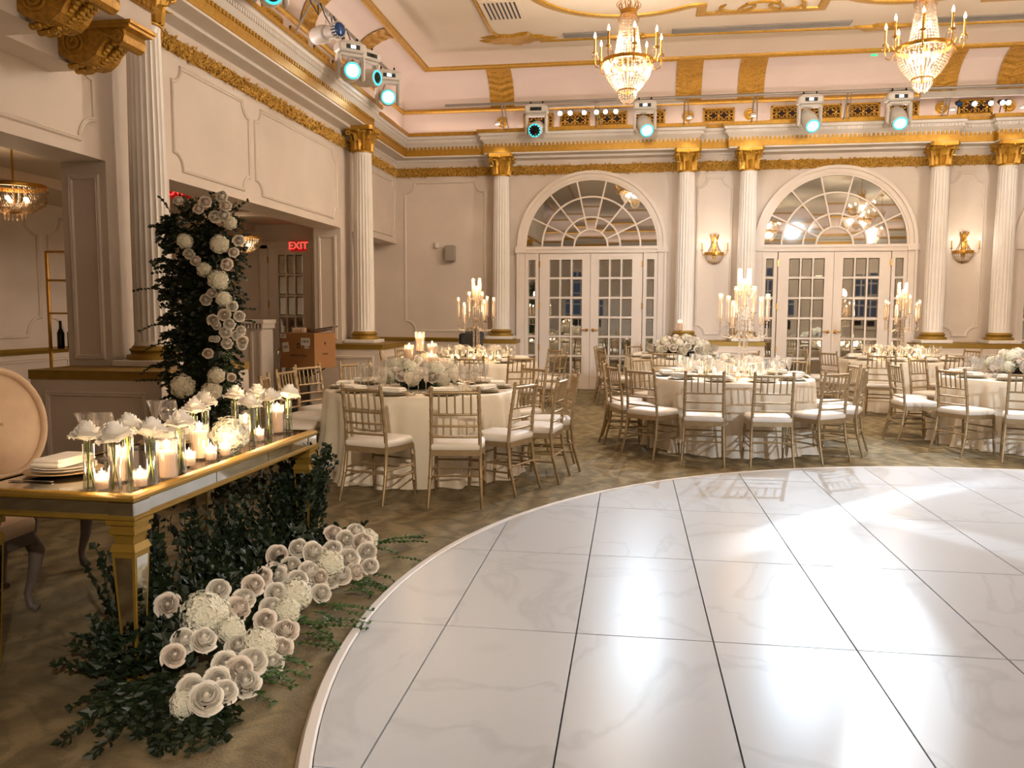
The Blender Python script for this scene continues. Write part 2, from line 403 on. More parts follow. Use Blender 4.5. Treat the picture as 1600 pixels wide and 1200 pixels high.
wl.box(-5.25, 6.84, 0, XL, 7.85, 2.84); wl.box(-5.25, 12.7, 0, XL, 13.25, 2.84); wl.box(-5.25, YF, 0, XL, -3, 2.84)
wl.box(-5.5, 13.25, 0, -5.25, YB, 2.84)
wall_left = struct('wall_left', wl, 'plaster')
# side hall behind the left wall
struct('wall_side_hall', MB().box(-8.4, YF, 0, -8.0, 14.2, 3.3), 'plaster')
hall_end = struct('wall_hall_end', MB().box(-8.0, 14.0, 0, -5.25, 14.2, 3.3), 'plaster')
hc = MB().box(-8.0, YF, 3.05, -5.25, 14.0, 3.3); hc.box(-8.0, 7.0, 2.93, -6.9, 14.0, 3.05); hc.box(-8.0, 11.0, 2.90, -5.25, 11.5, 3.05)
struct('ceiling_side_hall', hc, 'ceiling')

WALLP = [(XL, 5.6), (XL, YB), (XR, YB), (XR, YF), (XL, YF), (XL, 0.2)]
B = .16
ENT = [(XL+B, 6.2), (XL+B, 12.95), (XL, 12.95), (XL, YB), (-2.70, YB), (-2.70, YB-B), (.76, YB-B), (.76, YB), (1.79, YB), (1.79, YB-B), (5.15, YB-B), (5.15, YB),
       (6.29, YB), (6.29, YB-B), (9.86, YB-B), (9.86, YB), (XR, YB), (XR, YF), (XL, YF), (XL, 0.2)]
trim = sempty('trim_1', label='white and gold dentilled cornice under the cove')
c = MB(); c.sweep([(-.17,4.40),(.02,4.42),(.02,4.46),(.25,4.46),(.25,4.486)], ENT)
c.sweep([(.25,4.60),(.25,4.66),(.27,4.68),(.31,4.72),(.31,4.775),(.34,4.79),(.345,4.83),(.37,4.836)], ENT)
c.sweep([(.36,4.866),(-.17,4.866)], ENT)
c.build('cornice_moulding', 'white_trim', trim)
g = MB(); g.sweep([(.25,4.486),(.262,4.488),(.262,4.60),(.25,4.604)], ENT); g.sweep([(.37,4.834),(.377,4.84),(.377,4.898),(.365,4.898),(.36,4.864)], ENT)
g.build('gold_band', 'gold', trim)
teeth = MB(); eggs = MB()
def offset_path(path, p):
    out = []
    for i, (x, y) in enumerate(path):
        a_ = Vector((x-path[i-1][0], y-path[i-1][1])).normalized() if i else None; b_ = Vector((path[i+1][0]-x, path[i+1][1]-y)).normalized() if i < len(path)-1 else a_
        a_ = a_ or b_; n1 = Vector((a_.y, -a_.x)); n2 = Vector((b_.y, -b_.x)); o_ = (n1+n2)/max(.2, 1+n1.dot(n2)); out.append((x+o_.x*p, y+o_.y*p))
    return out
def along(path, step, p):
    for (x0,y0),(x1,y1) in zip(offset_path(path, p)[:-1], offset_path(path, p)[1:]):
        L_ = math.hypot(x1-x0, y1-y0)
        if L_ < .05: continue
        dx, dy = (x1-x0)/L_, (y1-y0)/L_; n = max(1, round(L_/step))
        for i in range(n):
            t = (i+.5)*L_/n; yield x0+dx*t, y0+dy*t, math.atan2(dy, dx)
for x, y, a in along(ENT[:15], .075, .25): teeth.box(-.021,-.022,4.60,.021,0,4.65, T(x,y,0,a))
for x, y, a in along(ENT[:15], .055, .308): eggs.box(-.017,-.018,4.722,.017,0,4.772, T(x,y,0,a))
tag(teeth.build('dentils', 'gold', trim), kind='stuff'); tag(eggs.build('bead_course', 'white_trim', trim), kind='stuff')
# frieze and cove
PL = [(XL, 5.6), (XL, YB), (XR, YB), (XR, YF), (XL, YF), (XL, 0.2)]
frieze = struct('trim_2', MB().sweep([(.2,4.86),(.2,5.31)], PL), 'cove', label='pale frieze with gilded grilles and medallions')
def covept(t): a = t*PI/2; return .2+.63*(1-math.cos(a)), 5.36+.58*math.sin(a)
cove = struct('ceiling_cove', MB().sweep([covept(i/14) for i in range(15)], PL), 'cove', smooth=40)
gm = MB(); gm.sweep([(.2,5.29),(.225,5.295),(.25,5.32),(.25,5.345),(.23,5.365),(.2,5.37)], PL)
gm.sweep([(.78,5.925),(.80,5.90),(.84,5.895),(.86,5.915),(.90,5.925),(.91,5.95)], PL)
gm.build('gold_moulding', 'gold', cove)
# gilded chevron panels on the cove, one over each column
def cove_panel(org, along_y, w_):
    mb = MB(); nt_, ns = 40, 12; v = []; f = []
    for i in range(nt_+1):
        t = i/nt_; p, z = covept(t*.985)
        for j in range(ns+1):
            s_ = (j/ns-.5)*2; wv_ = .012*math.sin(t*46 - abs(s_)*3.2 + (1.2 if abs(s_) < .08 else 0)) * (0.2 if abs(s_) > .92 else 1)
            q = p + .016 + wv_; zz = z - (.012+wv_)*math.sin(t*PI/2)
            v.append((XL+q, org+s_*w_/2, zz) if along_y else (org+s_*w_/2, YB-q, zz))
    for i in range(nt_):
        for j in range(ns):
            a = i*(ns+1)+j; f.append((a, a+1, a+ns+2, a+ns+1))
    mb.add(v, f); mb.build('gilded_panel', 'gold_dark', cove, smooth=True)
COLX = [-2.64, .81, 1.91, 5.16, 6.26, 9.6]
for x in COLX[:5]: cove_panel(x, False, .46)
for y in (7.0, 12.95, 9.0, 11.0): cove_panel(y, True, .46)
# round medallions and pierced scroll grilles on the frieze
def on_frieze(a, along_y): return (XL+.2, a, 5.085, -PI/2) if along_y else (a, YB-.2, 5.085, PI)
med = MB().lathe([(.105,0),(.105,.012),(.095,.022),(.07,.016),(.05,.028),(.02,.02),(.0001,.03)], 24).mesh('medallion', 'gold', 30)
for a, ly in [(x, False) for x in COLX[:5]] + [(7.0, True), (12.95, True), (9.2, True)]:
    o = put('medallion', med, frieze, (a, YB-.2, 5.09) if not ly else (XL+.2, a, 5.09), rot=(PI/2,0,0) if not ly else (PI/2,0,PI/2))
def grille_mesh(w_):
    h = .27; back = MB().box(-w_/2,-.004,-h/2,w_/2,0,h/2)
    fr = MB(); t = .028
    for a in ((-w_/2,-h/2,w_/2,-h/2+t),(-w_/2,h/2-t,w_/2,h/2),(-w_/2,-h/2,-w_/2+t,h/2),(w_/2-t,-h/2,w_/2,h/2)): fr.box(a[0],-.03,a[1],a[2],0,a[3])
    def scroll(cx, cz, r, a0, sgn, turns=1.25):
        pts = []
        for i in range(15):
            q = i/14; rr = r*(1-.75*q); a = a0+sgn*q*turns*2*PI; pts.append((cx+rr*math.cos(a), -.014, cz+rr*math.sin(a)))
        fr.tube(pts, .0085, 4)
    n = max(2, round(w_/.22))
    for k in range(n):
        cx = -w_/2 + (k+.5)*w_/n
        for sx in (-1,1):
            for sz in (-1,1): scroll(cx+sx*w_/n*.24, sz*h*.2, .05, PI/2*(1-sx), sx*sz)
        fr.sphere((cx,-.014,0), .026, 8, 5)
        fr.tube([(cx,-.012,-h/2),(cx,-.012,h/2)], .007, 4)
    return back.mesh('grille_void', 'grille_dark'), fr.mesh('grille_scrollwork', 'gold')
GB, GF = grille_mesh(.56)
gx = [1.36, 5.71] + [-2.64+3.45*q for q in (.2,.4,.6,.8)] + [1.91+3.25*q for q in (.2,.4,.6,.8)] + [6.9]
for x in gx:
    o = put('scroll_grille', GF, frieze, (x, YB-.2, 5.085)); put('void', GB, o, (0,-.002,0))
for y in (8.1, 9.9, 10.7, 11.5, 12.2, 7.5):
    o = put('scroll_grille', GF, frieze, (XL+.2, y, 5.085), rz=PI/2); put('void', GB, o, (0,-.002,0))
# leafy gilded garland under the cornice
gar = MB(); rg = random.Random(3)
def leaf_at(mtx, l, w_, h): gar.add([(0,0,0),(l*.5,-w_,.002),(l,0,h*.6),(l*.5,w_,.002),(l*.5,0,h)], [(0,1,4),(1,2,4),(2,3,4),(3,0,4)], mtx)
for (x0,y0,x1,y1,rz) in ((XL,7.3,XL,YB,PI/2),(XL,YB,7.6,YB,0)):
    L_ = math.hypot(x1-x0,y1-y0); n = int(L_*330)
    for i in range(n):
        t = (i+rg.random())/n; x = x0+(x1-x0)*t; y = y0+(y1-y0)*t; z = 4.215+rg.uniform(-.075,.075)
        base = T(x,y,z,rz) @ Matrix.Rotation(PI/2,4,'X')
        leaf_at(base @ Matrix.Translation((0,0,.012+rg.random()*.025)) @ Matrix.Rotation(rg.random()*2*PI,4,'Z') @ Matrix.Rotation(rg.uniform(-.5,.1),4,'Y'), rg.uniform(.035,.06), rg.uniform(.011,.018), rg.uniform(.010,.02))
    k = int(L_/.17)
    for i in range(k):
        t = (i+.5)/k
        gar.sphere((x0+(x1-x0)*t+(.03 if rz else 0), y0+(y1-y0)*t-(0 if rz else .03), 4.215+rg.uniform(-.03,.03)), .026, 7, 4)
gback = MB(); gback.box(XL, 7.3, 4.135, XL+.014, YB, 4.295); gback.box(XL, YB-.014, 4.135, 7.6, YB, 4.295)
garland = sempty('trim_3', label='gilded leaf garland band under the cornice')
tag(gar.build('garland_leaves', 'garland_gold', garland), kind='stuff'); gback.build('garland_ground', 'gold_dark', garland)

# ------------------------------------------------------------------ wall panel mouldings
MPROF = [(-.022,0),(-.02,.012),(-.008,.02),(.004,.012),(.012,.02),(.022,.008),(.024,0)]
def notched(a0, a1, z0, z1, r, n=6):
    pts = []
    for cx, cz, s0 in ((a1, z0, PI), (a1, z1, -PI/2), (a0, z1, 0), (a0, z0, PI/2)):
        if r > 0:
            for i in range(n+1): q = s0 - PI/2*i/n; pts.append((cx+r*math.cos(q), cz+r*math.sin(q)))
        else: pts.append((cx, cz))
    return pts + pts[:1]
def wall_panel(parent, plane, c0, a0, a1, z0, z1, r=.16, mt='trim'):
    pts = notched(a0, a1, z0, z1, r)
    if plane == 'y': P3 = [(a, c0, z) for a, z in pts]; up = (0,-1,0)
    else: P3 = [(c0, a, z) for a, z in pts]; up = (1,0,0)
    if plane == 'y': P3 = P3[::-1]
    MB().ribbon(P3, MPROF, up).build('panel_moulding', mt, parent, smooth=40)
wall_panel(wall_back, 'y', YB, -4.62, -3.02, 1.12, 4.02, .2)
wall_panel(wall_back, 'y', YB, -.0+1.04, 1.66, 1.10, 4.0, .17); wall_panel(wall_back, 'y', YB, 5.42, 6.0, 1.10, 4.0, .17)
wall_panel(wall_left, 'x', XL, 7.95, 9.62, 2.97, 4.02, .17); wall_panel(wall_left, 'x', XL, 9.78, 12.55, 2.97, 4.02, .17)
wall_panel(wall_left, 'x', XL, 13.4, 15.65, 2.97, 4.02, .17); wall_panel(wall_left, 'x', XL, 3.6, 6.7, 2.97, 3.72, .2)
wall_panel(wall_left, 'x', -5.25, 13.4, 15.6, 1.12, 2.7, .17)
for y0, z0 in ((6.84, 1.06), (12.7, 1.06)): wall_panel(wall_left, 'y', y0, -5.16, -4.89, z0, 2.70, 0)
for y0, y1 in ((6.9, 9.9), (10.1, 13.8)): wall_panel(bpy.data.objects['wall_side_hall'], 'x', -8.0, y0, y1, 1.15, 2.75, .25)
for y0, y1 in ((3.9, 6.7),): wall_panel(bpy.data.objects['wall_side_hall'], 'x', -8.0, y0, y1, 1.15, 2.75, .25)
for y0, y1 in ((5.2, 7.7), (7.9, 10.4)): wall_panel(bpy.data.objects['wall_side_hall'], 'x', -8.0, y0, y1, .16, .82, 0)
# gold chair rail and plain skirting
RAIL = [(0,.905),(.02,.91),(.03,.93),(.045,.95),(.05,.98),(.035,.99),(0,.99)]
r_ = MB(); r_.sweep(RAIL, [(-5.25,13.5),(-5.25,YB),(-2.4,YB)]); r_.sweep(RAIL, [(5.0,YB),(6.5,YB)]); r_.sweep(RAIL, [(.45,YB),(2.1,YB)])
r_.sweep(RAIL, [(-8.0,YF+.1),(-8.0,14.0),(-6.75,14.0)])
struct('trim_4', r_, 'gold_rail', label='gold painted chair rail')
bb = MB(); SK = [(0,.16),(.02,.155),(.025,.14),(.025,0)]
bb.sweep(SK, [(XL,13.5),(XL,YB),(-2.4,YB)]); bb.sweep(SK, [(.45,YB),(2.1,YB)]); bb.sweep(SK, [(-8,YF+.1),(-8,14),(-6.75,14)]); bb.sweep(SK, [(5.0,YB),(6.5,YB)])
struct('baseboard_back', bb, 'trim')

# ------------------------------------------------------------------ columns
SH0, SH1 = 1.17, 4.05
def flute_ring(r, depth, nf=20, k=4):
    out = []
    for i in range(nf*k):
        a = 2*PI*i/(nf*k); ph = (i % k)
        out.append((r - (depth if ph in (2,) else depth*.72 if ph in (1,3) else 0), a))
    return out
sh = MB(); rings = [(SH0,.172,0),(SH0+.03,.168,0),(SH0+.05,.166,.013),(2.2,.165,.013),(3.1,.157,.013),(SH1-.06,.146,.013),(SH1-.04,.145,0),(SH1,.148,0)]
for z, r, d in rings:
    for rr, a in flute_ring(r, d): sh.v.append((rr*math.cos(a), rr*math.sin(a), z))
nn = 80
for j in range(len(rings)-1):
    for i in range(nn): sh.f.append((j*nn+i, j*nn+(i+1)%nn, (j+1)*nn+(i+1)%nn, (j+1)*nn+i))
ME_SHAFT = sh.mesh('fluted_shaft', 'white_trim', 35)
ME_BASE = MB().lathe([(.235,1.04),(.24,1.055),(.235,1.085),(.205,1.09),(.195,1.105),(.205,1.115),(.215,1.13),(.205,1.145),(.19,1.15),(.185,1.165),(.175,1.17)], 32).mesh('column_base', 'gold_rail', 35)
ME_PLINTH = MB().cbox(-.26,-.26,.98,.26,.26,1.04,.008).mesh('plinth', 'white_trim')
cp = MB(); cp.lathe([(.15,0),(.162,.008),(.162,.022),(.15,.03),(.152,.1),(.16,.2),(.185,.3),(.215,.34)], 24, (0,0,SH1))
def acanthus(h, w_, out, r0, a):
    v = []; f = []
    for i in range(7):
        t = i/6; z = h*math.sin(min(t*1.25,1)*PI/2) - (.18*h*max(0,t-.75)*4)*.5; x = r0 + out*t**2.2
        ww = w_*(.75+.35*math.sin(PI*min(1,t*1.1)))*(1 if t < .95 else .35) * (1 + .14*(-1)**i)
        v += [(x-.022, -ww, z), (x+.018, 0, z+.004), (x-.022, ww, z)]
    for i in range(6): a_ = i*3; f += [(a_,a_+1,a_+4,a_+3),(a_+1,a_+2,a_+5,a_+4)]
    cp.add(v, f, T(0,0,SH1+.03,a))
for k in range(8): acanthus(.16, .036, .085, .166, k*PI/4)
for k in range(8): acanthus(.27, .036, .115, .166, k*PI/4+PI/8)
for k in range(4):   # corner volutes
    pts = []
    for i in range(17): q = i/16; rr = .05*(1-.8*q); a = PI/2+q*2.6*PI; pts.append((.255+rr*math.cos(-a), 0, .31+rr*math.sin(-a)*-1))
    cp.tube([(.17,0,.14),(.2,0,.24)] + [(p[0],0,p[2]) for p in pts], [.012,.014]+[.016]*17, 6, T(0,0,SH1,k*PI/2+PI/4))
    cp.sphere((.215,0,.335), .03, 8, 5, mtx=T(0,0,SH1,k*PI/2))
ab = []
for k in range(4):
    a = k*PI/2+PI/4; x0, y0 = .31*math.cos(a-.09), .31*math.sin(a-.09); x1, y1 = .31*math.cos(a+.09), .31*math.sin(a+.09)
    ab += [(x0,y0),(x1,y1)]; am = a+PI/4
    ab += [(.19*math.cos(am), .19*math.sin(am))]
cp.prism(ab, SH1+.345, SH1+.41)
ME_CAP = cp.mesh('capital', 'gold', 50)
COLS = [((-4.5,7.02),'fluted white column with gilded capital beside the tall flower pillar'),((-4.5,12.95),'fluted white column with gilded capital behind the cardboard box')] + \
       [((x,15.5), l) for x, l in zip(COLX[:5], ['fluted white column left of the first mirrored arch','fluted white column right of the first mirrored arch','fluted white column left of the second mirrored arch','fluted white column right of the second mirrored arch','fluted white column at the right edge of the back wall'])]
for (x, y), lab in COLS:
    o = put('column', None, None, (x, y, 0)); tag(o, lab, None, kind='structure')
    put('shaft', ME_SHAFT, o); put('capital', ME_CAP, o); put('base', ME_BASE, o); put('plinth', ME_PLINTH, o)
def pedestal(name, x0, y0, x1, y1, faces, label):
    o = sempty(name, (0,0,0), label)
    MB().box(x0,y0,0,x1,y1,.90).build('pedestal_block', 'plaster', o)
    MB().sweep([(-.02,.98),(.055,.98),(.06,.965),(.045,.945),(.03,.925),(.025,.90),(0,.895)], [(x0,y1),(x0,y0),(x1,y0),(x1,y1)][::-1]).build('gold_rail', 'gold_rail', o)
    MB().box(x0-.01,y0-.01,.9,x1+.01,y1,.978).build('rail_core', 'gold_rail', o)
    MB().sweep([(0,.16),(.02,.15),(.025,.0)], [(x0,y1),(x0,y0),(x1,y0),(x1,y1)][::-1]).build('skirting', 'trim', o)
    wall_panel(o, 'y', y0, x0+.16, x1-.16, .22, .78, 0)
    if faces: wall_panel(o, 'x', x1, y0+.16, y1-.16, .22, .78, 0)
pedestal('column_pedestal', -5.20, 6.28, -3.97, 7.83, True, 'panelled cream pedestal with gold rail behind the head table')
pedestal('column_pedestal', -5.20, 12.25, -3.97, 13.6, True, 'panelled cream pedestal with gold rail behind the cardboard box')
pedestal('column_pedestal', -2.97, 15.22, -2.31, YB, False, 'small cream pedestal left of the first mirrored door')
pedestal('column_pedestal', .48, 15.22, 2.24, YB, False, 'wide cream pedestal between the two mirrored doors')
pedestal('column_pedestal', 4.83, 15.22, 6.59, YB, False, 'wide cream pedestal at the right end of the back wall')

# ------------------------------------------------------------------ mirrored doors under fanlights
rd = random.Random(11)
def frame_boxes(mb, x0, x1, z0, z1, cols, zs, y0, y1, mw):
    """solid frame with openings cols=[(x0,x1)], rows zs=[(z0,z1)]"""
    xs = [x0] + [q for c_ in cols for q in c_] + [x1]
    for i in range(0, len(xs), 2): mb.box(xs[i], y0, z0, xs[i+1], y1, z1)
    zz = [z0] + [q for c_ in zs for q in c_] + [z1]
    for a, b_ in cols:
        for i in range(0, len(zz), 2): mb.box(a, y0+.002, zz[i], b_, y1, zz[i+1])
def pane(parent, x0, x1, z0, z1, y, mt='mirror'):
    w2, h2, bv = (x1-x0)/2, (z1-z0)/2, .018
    mb = MB(); v = []
    for i, yy in ((0, .006), (bv, 0)):
        v += [(-w2+i,yy,-h2+i),(w2-i,yy,-h2+i),(w2-i,yy,h2-i),(-w2+i,yy,h2-i)]
    mb.add(v, [(4,5,6,7)] + [(i,(i+1)%4,4+(i+1)%4,4+i) for i in range(4)])
    mb.build('pane', mt, parent, loc=((x0+x1)/2, y, (z0+z1)/2)).rotation_euler = (rd.uniform(-.004,.004), 0, rd.uniform(-.006,.006))
ROWS = [(.30+i*.3735, .30+i*.3735+.337) for i in range(6)]
hinge = MB().box(-.012,-.015,-.06,.012,0,.06).mesh('hinge', 'brass')
hand = MB().lathe([(.03,0),(.032,.006),(.026,.012),(.012,.016),(.012,.045),(.016,.05)], 14, mtx=Matrix.Rotation(PI/2,4,'X'))
hand.tube([(0,-.045,0),(-.05,-.05,.004),(-.11,-.045,0)], [.011,.009,.007], 8)
ME_HAND_R = hand.mesh('lever_handle', 'brass', 40)
hl = MB(); hl.v = [(-x,y,z) for x,y,z in hand.v]; hl.f = [f[::-1] for f in hand.f]; ME_HAND_L = hl.mesh('lever_handle', 'brass', 40)
def leaf(parent, x0, x1, left, full=True, mt='mirror'):
    w_ = x1-x0; st = (.196,.16) if left else (.16,.196)
    pw = (w_-st[0]-st[1]-2*.028)/3; cols = [(x0+st[0]+i*(pw+.028), x0+st[0]+i*(pw+.028)+pw) for i in range(3)]
    fb = MB(); frame_boxes(fb, x0+.003, x1-.003, .01, 2.62, cols, ROWS, -.055, -.01, .03)
    o = fb.build('door_leaf', 'trim', parent)
    MB().box(x0+.02,-.022,.2,x1-.02,-.012,2.56).build('backing', 'trim', o)
    for a, b_ in cols:
        for z0, z1 in ROWS: pane(o, a, b_, z0, z1, -.034, mt)
    put('lever_handle', ME_HAND_R if left else ME_HAND_L, o, (x1-.06 if left else x0+.06, -.055, 1.16))
    for z in (2.42, 1.62, .82): put('hinge', hinge, o, (x0+.0 if left else x1, -.055, z))
def mirrored_door(name, cx, label):
    d = sempty(name, (cx, YB, 0), label)
    leaf(d, -.985, 0, True); leaf(d, 0, .985, False)
    for s in (-1, 1):
        fb = MB(); a, b_ = (-1.265, -1.0) if s < 0 else (1.0, 1.265); m_ = (a+b_)/2
        frame_boxes(fb, a, b_, 0, 2.64, [(m_-.07, m_+.07)], ROWS, -.05, 0, .03)
        o = fb.build('sidelight', 'trim', d)
        for z0, z1 in ROWS: pane(o, m_-.07, m_+.07, z0, z1, -.03)
    tb = MB().box(-1.27,-.075,2.63,1.27,0,2.70); tb.box(-1.30,-.095,2.70,1.30,0,2.755)
    tb.build('transom_bar', 'trim', d)
    fan = MB(); R, zc = 1.265, 2.755
    def ringseg(r0, r1, a0, a1, y0, y1, n):
        pts = [(r1*math.cos(a0+(a1-a0)*i/n), r1*math.sin(a0+(a1-a0)*i/n)) for i in range(n+1)] + [(r0*math.cos(a1-(a1-a0)*i/n), r0*math.sin(a1-(a1-a0)*i/n)) for i in range(n+1)]
        return pts
    def arcbar(mb, r0, r1, y0, y1, n=40):
        for i in range(n):
            a, b_ = PI*i/n, PI*(i+1)/n
            v = [(r*math.cos(q), y, zc+r*math.sin(q)) for y in (y0,y1) for q in (a,b_) for r in (r0,r1)]
            mb.add(v, [(0,1,3,2),(4,6,7,5),(1,5,7,3),(0,2,6,4)])
    for rr in (.253, .44, .74): arcbar(fan, R*rr-.016, R*rr+.016, -.045, 0)
    arcbar(fan, R-.02, R+.02, -.05, 0)
    for k in range(1, 7):
        a = PI*k/7; fan.box(.253*R,-.043,-.014,R,0,.014, T(0,0,zc,0,0,-a))
    f = fan.build('fanlight', 'trim', d, smooth=30)
    for r0, r1 in ((.253,.44),(.44,.74),(.74,1.)):
        for k in range(7):
            a0, a1 = PI*k/7, PI*(k+1)/7; g0 = .014/(R*r0); 
            P2 = ringseg(R*r0+.016, R*r1-.016, a0+.016/(R*r1), a1-.016/(R*r1), 0, 0, 6)
            cx_ = sum(p[0] for p in P2)/len(P2); cz_ = sum(p[1] for p in P2)/len(P2)
            mb = MB().add([(x-cx_, 0, z-cz_) for x, z in P2], [tuple(range(len(P2)))[::-1]])
            o = mb.build('pane', 'mirror', f, loc=(cx_, -.024, zc+cz_)); o.rotation_euler = (rd.uniform(-.008,.008), 0, rd.uniform(-.008,.008))
    P2 = [((R*.253-.016)*math.cos(PI*i/14), (R*.253-.016)*math.sin(PI*i/14)) for i in range(15)]
    MB().add([(x,0,z) for x,z in P2], [tuple(range(15))[::-1]]).build('pane', 'mirror', f, loc=(0,-.024,zc))
    cs = MB(); arcbar(cs, R+.02, R+.13, -.06, 0); arcbar(cs, R+.10, R+.16, -.085, 0)
    for s in (-1, 1):
        cs.box(min(s*1.27,s*1.42),-.06,0,max(s*1.27,s*1.42),0,2.70); cs.box(min(s*1.385,s*1.43),-.085,0,max(s*1.385,s*1.43),0,2.70)
        cs.box(min(s*1.25,s*1.46),-.10,2.64,max(s*1.25,s*1.46),0,2.76)
    cs.build('casing', 'trim', d, smooth=30)
mirrored_door('door_1', -.945, 'mirrored double door under a fanlight, first from the left')
mirrored_door('door_2', 3.50, 'mirrored double door under a fanlight, second from the left')
mirrored_door('door_3', 7.95, 'mirrored double door cut off by the right edge')
d4 = sempty('door_4', (-5.85, 14.0, 0), 'dark glazed double door in the side hall under the exit sign')
leaf(d4, -.80, .02, True, mt='mirror_antique'); leaf(d4, .02, .58, False, mt='mirror_antique')
cs = MB().box(-.95,-.07,0,-.80,0,2.68); cs.box(-.95,-.07,2.62,.6,0,2.74); cs.build('casing', 'trim', d4)

# tall dusk-lit windows in the wall behind the camera, seen in the door mirrors
for k, x in enumerate((-2.6, 1.6, 5.8, 10.0)):
    wd = sempty('window_%d' % (k+1), (x, YF, 0), 'tall dusk-blue window behind the camera')
    fb = MB(); cols = [(-.72+i*.37, -.72+i*.37+.33) for i in range(4)]; rows = [(.9+i*.5, .9+i*.5+.46) for i in range(5)]
    frame_boxes(fb, -.85, .85, .75, 3.5, cols, rows, 0, .06, .03); fb.build('window_frame', 'trim', wd)
    for a, b_ in cols:
        for z0, z1 in rows: MB().box(a, .01, z0, b_, .02, z1).build('pane', 'dusk' if (z0 > 1.3) else 'lens_black', wd)

# ------------------------------------------------------------------ ceiling relief and vents
strap = MB(); SP = [(-.07,0),(-.06,.02),(-.03,.028),(.03,.028),(.06,.02),(.07,0)]
def strapwork(pts, k=1.): strap.ribbon([(x,y,ZC) for x,y in pts], [(a*k,b_) for a,b_ in SP], (0,0,-1))
def bays(x0):
    p = arc(x0, 11.35, 1.45, PI*.98, PI*.30, 16)
    return p + [(x0+.95,12.5),(x0+1.04,12.5),(x0+1.04,12.87)]
path = bays(-.22) + [(2.55,12.87),(2.55,12.5),(2.68,12.5)] + arc(3.72, 11.35, 1.45, PI*.70, PI*.30, 10) + [(4.66,12.5),(4.8,12.5),(4.8,12.87),(6.5,12.87),(6.5,12.5),(6.7,12.5)]+arc(7.66,11.35,1.45,PI*.70,PI*.3,8)
strapwork(path)
for cx_ in (1.68, 2.62+3.0):
    for s_ in (-1,1): strapwork([(cx_+s_*x, 12.87-y) for x, y in [(.62,.05)]+[(.35+.24*math.cos(a), .22+.17*math.sin(a)*-1) for a in [i*.35 for i in range(-2,13)]]], .38)
    strapwork([(cx_+.3*math.cos(a), 12.78-.3*math.sin(a)) for a in [PI*i/12 for i in range(13)]], .4)
strapwork([(-2.42,-2.0),(-2.42,13.15),(-2.34,13.35)], .35); strapwork([(-1.7,13.72),(-.55,13.72),(-.4,13.66),(.0,13.66),(.12,13.72),(3.3,13.80)], .35); strapwork([(4.0,13.82),(9.5,13.9)], .35)
strapwork([(9.8,-2.0),(9.8,13.4)], .35)
co = struct('ceiling_strapwork', strap, 'gold', smooth=40)
def cartouche(cx, cy, w_, h, seed):
    q = random.Random(seed); mb = MB(); n = 44; rim = []
    for i in range(n):
        a = 2*PI*i/n; k = 1+.16*math.sin(5*a+seed)+.1*math.sin(9*a)+q.uniform(-.05,.05)
        rim.append((cx+w_/2*math.cos(a)*k*(1.15 if abs(math.cos(a)) > .9 else 1), cy+h/2*math.sin(a)*k))
    v = [(x,y,ZC) for x,y in rim] + [((x-cx)*.8+cx,(y-cy)*.8+cy,ZC-.04) for x,y in rim] + [(cx,cy,ZC-.055)]
    mb.add(v, [(i,n+i,n+(i+1)%n,(i+1)%n) for i in range(n)] + [(n+i,2*n,n+(i+1)%n) for i in range(n)])
    mb.build('cartouche', 'gold', co, smooth=30)
cartouche(-2.1, 13.55, 1.0, .5, 1); cartouche(-.22, 13.70, .8, .2, 2); cartouche(3.66, 13.80, .75, .26, 3); cartouche(7.6,13.85,.75,.26,4)
def linear_vent(x0, x1, y, label):
    o = thing('ceiling_vent', label, 'vent', ((x0+x1)/2, y, ZC), group='linear air diffusers'); h = (x1-x0)/2
    fb = MB(); 
    for a in ((-h,-.10,h,-.088),(-h,.088,h,.10),(-h,-.1,-h+.012,.1),(h-.012,-.1,h,.1)): fb.box(a[0],a[1],-.02,a[2],a[3],0)
    fb.build('frame', 'grey_metal', o); MB().box(-h+.012,-.088,-.004,h-.012,.088,0).build('backing', 'vent_grey', o)
    for k in range(5): MB().box(-h+.012,-.076+k*.035,-.018,h-.012,-.066+k*.035,-.004).build('slat', 'grey_metal', o)
linear_vent(-1.29, -.56, 13.52, 'short grey linear vent left of the first chandelier')
linear_vent(.43, 3.13, 13.56, 'long grey linear vent between the two chandeliers')
linear_vent(4.36, 7.3, 13.62, 'long grey linear vent right of the second chandelier')
o = thing('air_grille', 'white ceiling grille with black slots by the gold cartouche', 'vent', (-2.08, 12.30, ZC))
MB().box(-.30,-.40,-.015,.30,.40,0).build('plate', 'ceiling', o)
for k in range(8): MB().box(-.24+k*.063,-.33,-.017,-.24+k*.063+.026,.33,-.012).build('slot', 'black', o)
# small green indicator on the far cove, smoke detector
tag(MB().box(-.05,-.01,-.012,.05,.01,.012).build('indicator_light', 'green_led', loc=(3.85, 14.98, 5.86)), 'small green indicator light at the edge of the cove', 'indicator')

# ------------------------------------------------------------------ balcony corner on scroll brackets, upper left
bal = sempty('wall_balcony', (0,0,0), 'cream balcony bay on gilded scroll brackets')
mb = MB().box(-5.2,-1,3.44,-4.14,5.35,3.70); mb.box(-5.2,5.35,3.44,-4.5,6.2,3.70); mb.build('beam', 'plaster', bal)
mb = MB().box(-5.2,-1,3.70,-3.9,6.2,3.86); mb.box(-5.2,-1,3.92,-3.95,6.2,ZC); mb.build('bay', 'plaster', bal)
MB().sweep([(-.02,3.86),(.03,3.865),(.05,3.89),(.03,3.915),(-.05,3.925)], [(-4.8,6.2),(-3.9,6.2),(-3.9,-1)][::-1]).build('rope_moulding', 'gold', bal)
rp = MB()
for i in range(70): rp.sphere((-3.862, 6.15-i*.06, 3.89), .03, 6, 4, 1.1)
tag(rp.build('rope_beads', 'gold_dark', bal), kind='stuff')
